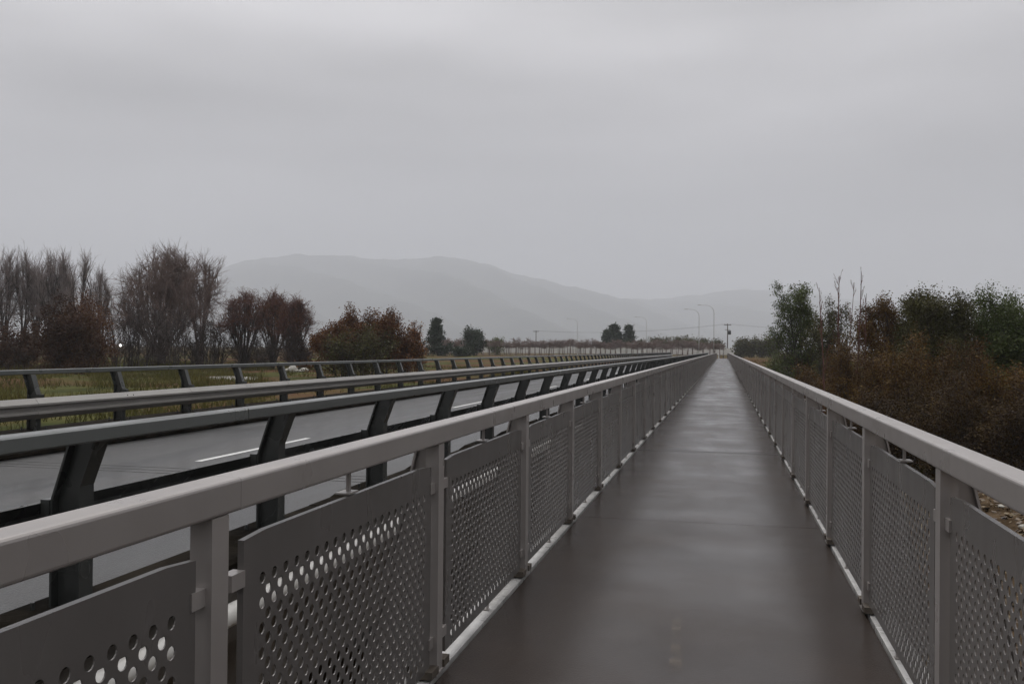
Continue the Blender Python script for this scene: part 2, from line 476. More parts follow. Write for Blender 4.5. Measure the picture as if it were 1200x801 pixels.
# hills fading into the drizzle
def hill_range(name, pts, depth, front, back, seed, label):
    us = np.linspace(pts[0][0], pts[-1][0], 260)
    vs = np.interp(us, [p[0] for p in pts], [p[1] for p in pts])
    ker = np.hanning(9); ker /= ker.sum()
    vs = np.convolve(np.pad(vs, 4, mode='edge'), ker, mode='valid')
    rs = np.random.RandomState(seed)
    ph = rs.uniform(0, 6.28, 8)
    jag = sum(np.sin(us * f + p) * a for f, p, a in zip((0.05, 0.11, 0.19, 0.31, 0.53), ph, (0.9, 0.8, 0.6, 0.4, 0.3)))
    vs = vs + jag * 0.8
    rows = np.concatenate([np.linspace(-front, 0, 14), np.linspace(0, back, 8)[1:]])
    V = []
    for r in rows:
        t = 1 + r / front if r <= 0 else 1 - r / back
        for k, (u, v) in enumerate(zip(us, vs)):
            d = ray(u, 408); dep = depth + r + (120 * math.sin(u * 0.013 + seed) if -front < r < 0 else 0)
            h = max(top_z(u, v, depth), 0)
            spur = 0.10 * math.sin(u * 0.045 + r * 0.004 + seed) * (1 - t) * t * 4
            z = h * max(0, (t ** 1.15 + spur * (0 < t < 1))) - 4.0 * (t == 0)
            V.append((d[0] * dep, d[1] * dep, z - 0.5))
    n = len(us)
    i_, j_ = np.meshgrid(np.arange(n - 1), np.arange(len(rows) - 1))
    b0 = (j_ * n + i_).ravel()
    F_ = np.stack([b0, b0 + 1, b0 + 1 + n, b0 + n], 1)
    return tag(link(name, np_mesh(name, np.array(V), F_, M['hill'], True)), label, kind='structure')

hill_range('hills', [(-300, 372), (-60, 352), (120, 330), (200, 322), (265, 312), (300, 303), (345, 297), (400, 300), (455, 304),
                     (500, 301), (535, 302), (570, 309), (610, 322), (660, 334), (700, 342), (745, 352), (790, 366), (840, 385), (900, 409), (960, 412)],
           7200, 3600, 2600, 3, 'long hill fading into grey drizzle beyond the river flats')
hill_range('far_hills', [(560, 409), (640, 385), (700, 358), (745, 350), (790, 348), (830, 344), (880, 338), (920, 340), (960, 346), (1010, 352), (1080, 362),
                         (1180, 372), (1320, 380), (1500, 392)],
           8600, 3600, 2600, 7, 'fainter farther hills lost in mist')


# ------------------------------------------------------------------ footbridge deck
XL, XR = -1.330, 0.835            # inner faces of the two handrails
DL, DR = -1.322, 0.846            # deck edges
deck = empty('footbridge_deck', (0, 0, 0))
tag(deck, 'long straight wet grey footbridge deck', kind='structure')
y = 2.59 - 12.0
slab_me = MB().box(DL, DR, 0.005, 5.995, -0.14, 0.0).mesh('deck_slab', M['deck'])
while y < BRIDGE_END - 1:
    link('deck_slab', slab_me, deck, (0, y, 0))
    y += 6.0
DECK_END = y
y = 2.59 - 12.0
jm = MB().box(DL + 0.002, DR - 0.002, -0.016, 0.016, -0.06, 0.0025).mesh('deck_joint', M['joint'])
while y < DECK_END + 1:
    link('joint_strip', jm, deck, (0, y, 0))
    y += 12.0
# worn trace of an old mark on the walking surface
mkm = material('worn_paint_trace', (0.105, 0.080, 0.058), (0.15, 0.116, 0.080), 30, (0.3, 0.5))
_n, _l = mkm.node_tree.nodes, mkm.node_tree.links
_tn = _n.new('ShaderNodeTexNoise'); _tn.inputs['Scale'].default_value = 9; _tn.inputs['Detail'].default_value = 3
_g = _n.new('ShaderNodeNewGeometry'); _l.new(_g.outputs['Position'], _tn.inputs['Vector'])
_r = _n.new('ShaderNodeMapRange'); _r.inputs['From Min'].default_value = 0.38; _r.inputs['From Max'].default_value = 0.68; _r.inputs['To Max'].default_value = 0.5
_l.new(_tn.outputs['Fac'], _r.inputs['Value']); _l.new(_r.outputs[0], _n['Principled BSDF'].inputs['Alpha'])
q = []
for (u, v) in ((783, 786), (799, 785), (797, 745), (799, 722), (788, 723), (787, 750)):
    d = ray(u, v); t = (0.003 - EYE) / d[2]
    q.append((d[0] * t, d[1] * t, 0.003))
MB().add(q, [tuple(range(6))]).build('paint_trace', mkm, deck)
# steel channel along both deck edges, carrying the rail posts
for sgn, edge in ((-1, DL), (1, DR)):
    a, b_ = edge + sgn * 0.014, edge + sgn * 0.155
    x0, x1 = min(a, b_), max(a, b_)
    cm = MB().prism_y([(x0, 0.012), (x1, 0.012), (x1, -0.26), (x1 - 0.012, -0.26), (x1 - 0.012, -0.004), (x0 + 0.012, -0.004), (x0 + 0.012, -0.26), (x0, -0.26)], 0.002, 5.998).mesh('edge_channel', M['channel'])
    y = 2.59 - 12.0
    while y < DECK_END - 1:
        link('edge_channel', cm, deck, (0, y, 0)); y += 6.0
# two girders and piers under it
for gx_ in (-0.95, 0.47):
    MB().prism_y([(gx_ - 0.15, -0.142), (gx_ + 0.15, -0.142), (gx_ + 0.15, -0.17), (gx_ + 0.012, -0.17), (gx_ + 0.012, -0.72), (gx_ + 0.15, -0.72), (gx_ + 0.15, -0.75),
                  (gx_ - 0.15, -0.75), (gx_ - 0.15, -0.72), (gx_ - 0.012, -0.72), (gx_ - 0.012, -0.17), (gx_ - 0.15, -0.17)], -9.4, DECK_END).build('girder', M['rail'], deck)
pier_me = MB().box(-1.25, 0.77, -0.35, 0.35, -1.15, -0.752).tube([(-0.24, 0, -4.4), (-0.24, 0, -1.15)], 0.38, 14).mesh('pier', M['girder'])
for y in np.arange(-3.4, BRIDGE_END - 10, 18.0):
    link('pier', pier_me, deck, (0, float(y), 0))

# ------------------------------------------------------------------ perforated railings
RAIL_TOP, RAIL_BOT, RAIL_W = 1.214, 1.119, 0.100
PITCH_H, HOLE_R = 0.0765, 0.0178
COLS, ROWS = 21, 21
P_LEN = 1.75                       # panel length; local y 0 .. P_LEN, z absolute
H_Y0, H_Z0 = 0.113, 0.886          # first hole

def panel_mesh(sgn):
    """perforated folded sheet; front at local x = 0, thickness towards sgn"""
    mb = MB()
    p, T = PITCH_H, 0.004
    NS = 12
    arc = [(HOLE_R * math.cos(2 * math.pi * k / NS), HOLE_R * math.sin(2 * math.pi * k / NS)) for k in range(NS)]
    def flat(poly):
        for xx in (0.0, sgn * T):
            vs = [(xx, a, b) for a, b in poly]
            mb.add(vs, [tuple(range(len(vs)))])
    for r in range(ROWS):
        nc = COLS if r % 2 == 0 else COLS - 1
        off = 0 if r % 2 == 0 else p / 2
        for c in range(nc):
            cy, cz = H_Y0 + off + c * p, H_Z0 - r * p / 2
            dia = [(cy + p / 2, cz), (cy, cz + p / 2), (cy - p / 2, cz), (cy, cz - p / 2)]
            for q in range(4):
                pts = [dia[q], dia[(q + 1) % 4]] + [(cy + arc[(3 * q + 3 - s) % NS][0], cz + arc[(3 * q + 3 - s) % NS][1]) for s in range(4)]
                flat(pts)
            vs = [(0.0, cy + a, cz + b) for a, b in arc] + [(sgn * T, cy + a, cz + b) for a, b in arc]
            mb.add(vs, [(k, (k + 1) % NS, NS + (k + 1) % NS, NS + k) for k in range(NS)])
    ya, yb = H_Y0 - p / 2, H_Y0 + (COLS - 1) * p + p / 2
    za, zb = H_Z0 - (ROWS - 1) * p / 2 - p / 2, H_Z0 + p / 2
    for c in range(COLS - 1):
        y0 = H_Y0 + c * p
        flat([(y0, zb), (y0 + p / 2, zb - p / 2), (y0 + p, zb)])
        flat([(y0, za), (y0 + p / 2, za + p / 2), (y0 + p, za)])
    for r in range(0, ROWS - 2, 2):
        z0 = H_Z0 - r * p / 2
        flat([(ya, z0), (ya + p / 2, z0 - p / 2), (ya, z0 - p)])
        flat([(yb, z0), (yb - p / 2, z0 - p / 2), (yb, z0 - p)])
    for yy, s in ((ya, 1), (yb, -1)):
        flat([(yy, zb), (yy + s * p / 2, zb), (yy, zb - p / 2)])
        flat([(yy, za), (yy + s * p / 2, za), (yy, za + p / 2)])
    zt, zc, zlo, ch = 1.030, 1.020, 0.055, 0.13
    flat([(0, zlo), (ya, zlo), (ya, zc), (0, zc)])
    flat([(yb, zlo), (P_LEN, zlo), (P_LEN, zc), (yb, zc)])
    flat([(ya, zlo), (yb, zlo), (yb, za), (ya, za)])
    flat([(ya, zb), (yb, zb), (yb, zc), (ya, zc)])
    flat([(0, zc), (P_LEN, zc), (P_LEN - ch, zt), (ch, zt)])
    # folded edge all round
    per = [(0, zlo), (P_LEN, zlo), (P_LEN, zc), (P_LEN - ch, zt), (ch, zt), (0, zc)]
    D = 0.020
    n = len(per)
    cyc, czc = P_LEN / 2, 0.55
    inn = [(a + (0.004 if a < cyc else -0.004), b + (0.004 if b < czc else -0.004)) for a, b in per]
    for k in range(n):
        k2 = (k + 1) % n
        A, B, IA, IB = per[k], per[k2], inn[k], inn[k2]
        vs = [(0, *A), (0, *B), (sgn * D, *B), (sgn * D, *A), (sgn * D, *IA), (sgn * D, *IB), (sgn * T, *IB), (sgn * T, *IA)]
        mb.add(vs, [(0, 1, 2, 3), (3, 2, 5, 4), (4, 5, 6, 7)])
    return mb.mesh('panel', M['panel'], fix=False)

def build_railing(side, xin, s_far_edge, label):
    sgn = -1 if side == 'l' else 1
    root = empty('footbridge_railing', (xin, 0, 0))
    tag(root, label, 'railing', 'perforated steel railings of the footbridge')
    W_ALONG, W_DEEP = 0.085, 0.070
    pm = panel_mesh(sgn)
    def bx(mb, a, b, *r):
        return mb.box(min(sgn * a, sgn * b), max(sgn * a, sgn * b), *r)
    post = bx(MB(), 0.004, W_DEEP, -W_ALONG / 2, W_ALONG / 2, 0.012, RAIL_BOT)
    bx(post, -0.004, W_DEEP + 0.05, -W_ALONG / 2 - 0.03, W_ALONG / 2 + 0.03, 0.0125, 0.024)   # foot plate
    post_me = post.mesh('post', M['rail'])
    brk_me = [bx(MB(), -0.006, 0.110, *yr, 0.0242, 0.060).mesh('base_bracket', M['bracket']) for yr in ((-0.15, -W_ALONG / 2 - 0.001), (W_ALONG / 2 + 0.001, 0.13))]
    # raking stay: tapered web with an outer flange
    st = MB()
    top_o, bot_o, zt, zb = 0.112, 0.43, RAIL_BOT - 0.001, -0.24
    def off(z): return top_o + (bot_o - top_o) * (zt - z) / (zt - zb)
    web = [(sgn * (W_DEEP + 0.001), zt), (sgn * off(zt), zt), (sgn * off(zb), zb), (sgn * (0.176), zb), (sgn * 0.176, 0.03), (sgn * (W_DEEP + 0.001), 0.03)]
    st.prism_y(web, -0.006, 0.006)
    st.prism_y([(sgn * (off(zt) + 0.0005), zt), (sgn * (off(zt) + 0.0105), zt), (sgn * (off(zb) + 0.0105), zb), (sgn * (off(zb) + 0.0005), zb)], -0.035, 0.035)
    stay_me = st.mesh('stay', M['rail'])
    cl = bx(MB(), 0.022, 0.062, -0.075, 0.0, -0.024, 0.024)
    cleat_me = cl.mesh('cleat', M['rail'])
    hg = MB()
    bx(hg, 0.021, 0.034, -0.008, 0.008, 1.030, RAIL_BOT)
    bx(hg, 0.004, 0.060, -0.050, 0.040, 1.0345, 1.041)
    hang_me = hg.mesh('hanger', M['rail'])
    ft = bx(MB(), 0.008, 0.020, -0.010, 0.010, 0.012, 0.056)
    bx(ft, 0.002, 0.040, -0.016, 0.016, 0.0122, 0.018)
    foot_me = ft.mesh('foot', M['rail'])
    hr = MB().prism_y(round_rect(min(0, sgn * RAIL_W), max(0, sgn * RAIL_W), RAIL_BOT, RAIL_TOP, 0.011), 0.0, 5.9985)
    hand_me = hr.mesh('handrail', M['rail'])
    c0 = s_far_edge - W_ALONG / 2 - 2.0 * 6
    n = int((DECK_END - 0.6 - c0) / 2.0)
    rr = random.Random(11 if side == 'l' else 12)
    for k in range(n + 1):
        yc = c0 + 2.0 * k
        po = link('post', post_me, root, (0, yc, 0))
        if not (side == 'l' and k == 6):
            link('stay', stay_me, po)
        if -2 < yc < 70:
            for bm_ in brk_me:
                link('base_bracket', bm_, po)
        if -2 < yc < 26:
            for zc_ in (0.91, 0.17):
                link('cleat', cleat_me, po, (0, -W_ALONG / 2 + 0.012, zc_))
                link('cleat', cleat_me, po, (0, W_ALONG / 2 + 0.0745 + 0.05, zc_))
        if k < n:
            pa = link('panel', pm, root, (sgn * (0.030 + rr.uniform(-0.002, 0.002)), yc + W_ALONG / 2 + 0.125, rr.uniform(-0.003, 0.003)))
            pa.rotation_euler = (rr.uniform(-0.0018, 0.0018), 0, rr.uniform(-0.0015, 0.0015))
            if yc < 60:
                link('hanger', hang_me, pa, (0, P_LEN * 0.47, 0))
                link('foot', foot_me, pa, (0, P_LEN * 0.52, 0))
    yy = c0 + 1.0 - 0.9
    while yy < c0 + 2.0 * n - 1:
        link('handrail', hand_me, root, (0, yy, 0)); yy += 6.0
    return root

build_railing('l', XL, 2.29, 'grey railing with perforated panels between the footbridge deck and the road')
build_railing('r', XR, 3.99, 'grey railing with perforated panels on the side of the footbridge facing the brown shrubs')

# ------------------------------------------------------------------ road bridge
ROAD_Z = 0.10
CX = -6.57
NEAR_K, FAR_K = -3.37, -8.95
CURVE = [(CX, 186), (-6.9, 194), (-8.4, 204), (-12.5, 220), (-20, 236), (-33, 252), (-54, 265), (-90, 275), (-150, 282)]
def road_strip(half0, half1, z, y0=-14.0):
    pts = [(CX, yv) for yv in np.arange(y0, 186, 8)] + CURVE
    V = []
    for i, (px, py) in enumerate(pts):
        a = pts[max(i - 1, 0)]; b = pts[min(i + 1, len(pts) - 1)]
        t = Vector((b[0] - a[0], b[1] - a[1])).normalized()
        nrm = Vector((t.y, -t.x))
        zz = z - 0.2 * sstep(186, 215, py)
        V.append((px + nrm.x * half0, py + nrm.y * half0, zz)); V.append((px + nrm.x * half1, py + nrm.y * half1, zz))
    F_ = [(2 * i, 2 * i + 1, 2 * i + 3, 2 * i + 2) for i in range(len(pts) - 1)]
    return np.array([(float(a), float(b), float(c)) for a, b, c in V]), np.array(F_)
road = link('road', np_mesh('road', *road_strip(FAR_K - CX - 0.25, NEAR_K - CX + 0.25, ROAD_Z), M['asphalt']))
tag(road, 'wet asphalt two lane road on the bridge', kind='structure')
dash_me = MB().add([(-0.05, 0, 0), (0.05, 0, 0), (0.05, 3.2, 0), (-0.05, 3.2, 0)], [(0, 1, 2, 3)]).mesh('centre_line_dash', M['paint'], fix=False)
for k in range(-2, 16):
    link('centre_line_dash', dash_me, road, (CX, 10.5 + 11.3 * k, ROAD_Z + 0.004))
# expansion joint across the carriageway
d_ = ray(150, 552); s_ = (ROAD_Z - EYE) / d_[2]
EJ = d_[1] * s_
for yy in (EJ, EJ + 0.20, EJ + 0.42):
    MB().box(FAR_K + 0.1, NEAR_K - 0.1, yy - 0.018, yy + 0.018, ROAD_Z - 0.02, ROAD_Z + 0.003).build('expansion_joint', M['joint'], road)

# deck slab, beams and piers of the road bridge
rb = empty('road_bridge', (CX, 0, 0))
tag(rb, 'low concrete road bridge beside the footbridge', kind='structure')
rb.location = (0, 0, 0)
MB().box(-10.05, -3.05, -14, 186, -0.30, 0.085).build('bridge_slab', M['girder'], rb)
for gx_ in (-9.3, -7.6, -5.6, -3.75):
    MB().box(gx_ - 0.25, gx_ + 0.25, -14, 186, -1.25, -0.302).build('beam', M['girder'], rb)
rp = MB().box(-9.9, -3.3, -0.5, 0.5, -4.5, -1.252).mesh('pier', M['girder'])
for y in np.arange(-3.4, 176, 18.0):
    link('pier', rp, rb, (0, float(y), 0))
# kerbs, cast in lengths with open joints
def kerb(name, x0, x1, z1, label):
    k = empty(name, (0, 0, 0)); tag(k, label, kind='structure')
    me = MB().prism_y(chamfer_rect(x0, x1, 0.087, z1, 0.025), 0.006, 3.994).mesh('kerb_block', M['concrete'])
    y = -13.0
    rr = random.Random(int(-x0 * 10))
    while y < 182:
        link('kerb_block', me, k, (rr.uniform(-.006, .006), y, rr.uniform(-.004, .004))); y += 4.0
kerb('kerb_right', -3.37, -2.93, 0.27, 'dark mossy concrete kerb next to the footbridge')
kerb('kerb_left', -10.45, -8.95, 0.30, 'dark mossy concrete kerb on the field side of the road')

# pale service pipe hung under the kerb
pp = MB().tube([(-2.88, -13, -0.03), (-2.88, 185, -0.03)], 0.066, 14).build('service_pipe', M['pipe'], smooth=True)
tag(pp, 'pale service pipe along the edge of the road bridge below the kerb', 'pipe')
br_me = MB().box(-3.049, -2.80, -0.02, 0.02, -0.122, -0.0965).box(-3.049, -3.02, -0.02, 0.02, -0.0964, 0.05).mesh('pipe_bracket', M['rail'])
for y in np.arange(0.5, 60, 3.0):
    link('bracket', br_me, pp, (0, float(y), 0))

# ------------------------------------------------------------------ road barriers
def barrier(face_dir, xr, y_first, label):
    """face_dir: +1 if the road lies towards +x of the posts, -1 otherwise; xr: back face of the posts"""
    root = empty('road_barrier', (xr, 0, 0.0))
    tag(root, label, 'barrier', 'steel barriers of the road bridge')
    d = face_dir
    # local x: 0 = back face (away from the road), towards d = road
    def pr(pts): return [(d * a, b) for a, b in pts]
    zb = 0.275
    back = [(0.0, zb + 0.02), (0.0, 0.905), (-0.085, 1.128)]
    front = [(0.165, zb + 0.02), (0.165, 0.83), (0.065, 1.128)]
    post = MB()
    def sheet(line, t, hw):
        poly = line + [(a + t, b) for a, b in reversed(line)]
        post.prism_y(pr(poly), -hw, hw)
    sheet(back, 0.012, 0.05)
    sheet([(a - 0.012, b) for a, b in front], 0.012, 0.05)
    post.prism_y(pr([(0.0125, zb + 0.02), (0.1525, zb + 0.02), (0.1525, 0.832), (0.0525, 1.127), (-0.0722, 1.127), (0.0125, 0.907)]), -0.006, 0.006)
    post_me = post.mesh('post', M['barrier'])
    plate = MB().box(min(d * -0.06, d * 0.24), max(d * -0.06, d * 0.24), -0.16, 0.16, zb, zb + 0.019)
    plate_me = plate.mesh('base_plate', M['barrier'])
    bolt_me = MB().tube([(0, 0, 0), (0, 0, 0.022)], 0.020, 6).tube([(0, 0, 0.0225), (0, 0, 0.06)], 0.010, 6).mesh('anchor_bolt', M['barrier'])
    blk = MB().box(min(d * 0.166, d * 0.215), max(d * 0.166, d * 0.215), -0.055, 0.055, 0.52, 0.835)
    blk_me = blk.mesh('spacer', M['barrier'])
    tr_me = MB().prism_y(chamfer_rect(min(d * -0.135, d * -0.02), max(d * -0.135, d * -0.02), 1.1285, 1.200, 0.008), 0.0, 5.992).mesh('top_rail', M['top_rail'])
    w = [(0.0, 0.155), (0.018, 0.152), (0.088, 0.078), (0.088, 0.050), (0.012, 0.018), (0.012, -0.018), (0.088, -0.050), (0.088, -0.078), (0.018, -0.152), (0.0, -0.155)]
    wz = 0.628 if d > 0 else 0.665
    prof = [(0.216 + a, wz + b) for a, b in w] + [(0.216 + a - 0.004, wz + b * 0.985) for a, b in reversed(w)]
    beam_me = MB().prism_y(pr(prof), 0.0, 4.0).mesh('guardrail_beam', M['beam'] if d > 0 else M['barrier'])  # near beam and laps take dark steel: shade on their back put into colour
    lap = [(0.2205 + a, wz + b * 1.01) for a, b in w] + [(0.2165 + a, wz + b) for a, b in reversed(w)]
    lap_me = MB().prism_y(pr(lap), -0.16, 0.16).mesh('beam_lap', M['beam'] if d > 0 else M['barrier'])
    bolt2_me = MB().tube([(d * 0.262, 0, 0.085), (d * 0.278, 0, 0.107)], 0.017, 6).mesh('beam_bolt', M['barrier'])
    n = int((185 - (y_first - 12)) / 2)
    for k in range(n):
        yc = y_first - 12 + 2.0 * k
        po = link('post', post_me, root, (0, yc, 0))
        link('spacer', blk_me, po)
        if d > 0 and yc < 40:
            for by_ in (-0.06, 0.10):
                link('beam_bolt', bolt2_me, po, (0, by_, wz))
        if yc < 70:
            pl = link('base_plate', plate_me, po)
            if yc < 22:
                for bx_ in (-0.035, 0.205):
                    for by_ in (-0.11, 0.11):
                        link('anchor_bolt', bolt_me, po, (d * bx_, by_, zb + 0.019))
    y = y_first - 12 - 0.4
    i = 0
    while y < 182:
        link('top_rail', tr_me, root, (0, y + 1.7, 0)) if i % 1 == 0 else None
        y += 6.0; i += 1
    y = y_first - 12
    while y < 180:
        link('guardrail_beam', beam_me, root, (0, y, 0))
        link('beam_lap', lap_me, root, (0, y, 0))
        y += 4.0
    return root

barrier(-1, -3.00, 3.84, 'dark steel road barrier with raked posts next to the footbridge')
barrier(1, -10.20, 11.75, 'galvanised road barrier with raked posts on the field side of the road')
# low concrete pads round some of the near posts
pad_rng = random.Random(4)
for k in range(0, 9):
    yc = 3.84 + 2.0 * k
    j = [pad_rng.uniform(-0.03, 0.03) for _ in range(8)]
    l0 = 0.42 + j[0]
    pd = MB().add([(-3.355 + j[1] * .3, yc - l0, 0.271), (-2.95, yc - 0.40 + j[2], 0.271), (-2.95, yc + 0.36 + j[3], 0.271), (-3.355 + j[4] * .3, yc + 0.40 + j[5], 0.271),
                   (-3.30, yc - l0 + 0.10, 0.318), (-3.07, yc - 0.30, 0.318), (-3.07, yc + 0.26, 0.318), (-3.30, yc + 0.28, 0.318)],
                  [(0, 1, 5, 4), (1, 2, 6, 5), (2, 3, 7, 6), (3, 0, 4, 7), (4, 5, 6, 7)]).build('mortar_pad', M['concrete'], rb)


# ------------------------------------------------------------------ vegetation generator
def grow(seed, sp):
    """branch skeleton: list of (p0, p1, r0, r1, level) tuples and twig tips"""
    R_ = random.Random(seed)
    segs, tips = [], []
    gauss, uni = R_.gauss, R_.random
    nseg, wand, trop, nch, ang, ratio, maxlev, start = (sp[k] for k in ('nseg', 'wander', 'trop', 'kids', 'angle', 'ratio', 'levels', 'start'))
    def br(px, py, pz, dx, dy, dz, L, r, lev):
        n = nseg[lev]; sl = L / n
        w, t = wand[lev], trop[lev]
        acc = 0.0
        for i in range(n):
            dx += gauss(0, w); dy += gauss(0, w); dz += gauss(0, w) + t
            m_ = 1.0 / math.sqrt(dx * dx + dy * dy + dz * dz + 1e-9)
            dx *= m_; dy *= m_; dz *= m_
            qx, qy, qz = px + dx * sl, py + dy * sl, pz + dz * sl
            f0, f1 = i / n, (i + 1) / n
            segs.append((px, py, pz, qx, qy, qz, r * (1 - 0.75 * f0), r * (1 - 0.75 * f1), lev))
            if lev < maxlev and f1 > start[lev]:
                acc += nch[lev] / (n * (1 - start[lev]))
                while acc > uni():
                    acc -= 1.0
                    s = uni()
                    a = ang[lev] * (0.7 + 0.6 * uni()); b = 6.2832 * uni()
                    # a vector perpendicular to d
                    ax, ay, az = (-dy, dx, 0.0) if abs(dz) < 0.95 else (1.0, 0.0, 0.0)
                    k = 1.0 / math.sqrt(ax * ax + ay * ay + az * az + 1e-9)
                    ax *= k; ay *= k; az *= k
                    bx_, by_, bz_ = dy * az - dz * ay, dz * ax - dx * az, dx * ay - dy * ax
                    ca, sa, cb, sb = math.cos(a), math.sin(a), math.cos(b), math.sin(b)
                    ex = dx * ca + (ax * cb + bx_ * sb) * sa
                    ey = dy * ca + (ay * cb + by_ * sb) * sa
                    ez = dz * ca + (az * cb + bz_ * sb) * sa
                    fr = f0 + s / n
                    br(px + dx * sl * s, py + dy * sl * s, pz + dz * sl * s, ex, ey, ez,
                       L * ratio[lev] * (1.15 - sp.get('shorten', 0.6) * fr) * (0.75 + 0.5 * uni()), r * (1 - 0.75 * fr) * 0.62, lev + 1)
            px, py, pz = qx, qy, qz
        if lev >= maxlev - 1:
            tips.append((px, py, pz))
    for s in range(sp['stems']):
        a = 6.2832 * (s + 0.6 * uni()) / sp['stems']
        sp_r = sp.get('spread', 0.0) * (0.4 + 0.8 * uni())
        if sp_r > 0:
            segs.append((0.0, 0.0, -0.004, math.cos(a) * sp_r, math.sin(a) * sp_r, 0.012, sp['r0'], sp['r0'], 0))
        lean = sp.get('lean', 0.0) * (0.04 + 1.2 * uni())
        br(math.cos(a) * sp_r, math.sin(a) * sp_r, 0.0, math.cos(a) * lean, math.sin(a) * lean, 1.0,
           1.0 * (0.8 + 0.3 * uni()), sp['r0'] * (0.7 + 0.5 * uni()), 0)
    return np.array(segs), np.array(tips)

def tubes(S, k):
    """frusta for segment rows (x0 y0 z0 x1 y1 z1 r0 r1)"""
    P0, P1, r0, r1 = S[:, 0:3], S[:, 3:6], S[:, 6], S[:, 7]
    d = P1 - P0
    L = np.linalg.norm(d, axis=1, keepdims=True) + 1e-9
    d = d / L
    P1 = P1 + d * r1[:, None] * 0.4
    ref = np.where(np.abs(d[:, 2:3]) < 0.9, np.array([[0, 0, 1.0]]), np.array([[1.0, 0, 0]]))
    a = np.cross(d, ref); a /= np.linalg.norm(a, axis=1, keepdims=True) + 1e-9
    b = np.cross(d, a)
    V = []
    for P, r in ((P0, r0), (P1, r1)):
        for j in range(k):
            t = 2 * math.pi * j / k
            V.append(P + (a * math.cos(t) + b * math.sin(t)) * r[:, None])
    V = np.stack(V, 1)                       # N, 2k, 3
    N = len(S)
    base = (np.arange(N) * 2 * k)[:, None]
    F_ = np.concatenate([base + np.array([[j, (j + 1) % k, k + (j + 1) % k, k + j]]) for j in range(k)], 0)
    return V.reshape(-1, 3), F_

def leaves(pts, n, size, spread, seed, aspect=0.6, droop=0.0):
    rs = np.random.RandomState(seed)
    c = pts[rs.randint(0, len(pts), n)] + rs.normal(0, 1, (n, 3)) * np.array([spread, spread, spread * 0.75])
    d = rs.normal(0, 1, (n, 3)); d[:, 2] = d[:, 2] * 0.7 - droop
    d /= np.linalg.norm(d, axis=1, keepdims=True)
    e_ = np.cross(d, rs.normal(0, 1, (n, 3))); e_ /= np.linalg.norm(e_, axis=1, keepdims=True) + 1e-9
    s = size * rs.uniform(0.55, 1.35, (n, 1))
    V = np.stack([c - d * s, c + e_ * s * aspect, c + d * s, c - e_ * s * aspect], 1).reshape(-1, 3)
    F_ = np.arange(4 * n).reshape(-1, 4)
    return V, F_

def fit(S, tips, H, Wd):
    """scale a skeleton to height H and full crown width Wd"""
    zmax = np.percentile(S[:, 5], 99.7)
    rxy = np.percentile(np.hypot(S[:, 3] - S[:, 3].mean(), S[:, 4] - S[:, 4].mean()), 97)
    sz, sx = H / zmax, 0.5 * Wd / rxy
    k = np.array([sx, sx, sz])
    S = S.copy()
    S[:, 0:3] *= k; S[:, 3:6] *= k
    S[:, 6:8] *= H
    return S, tips * k

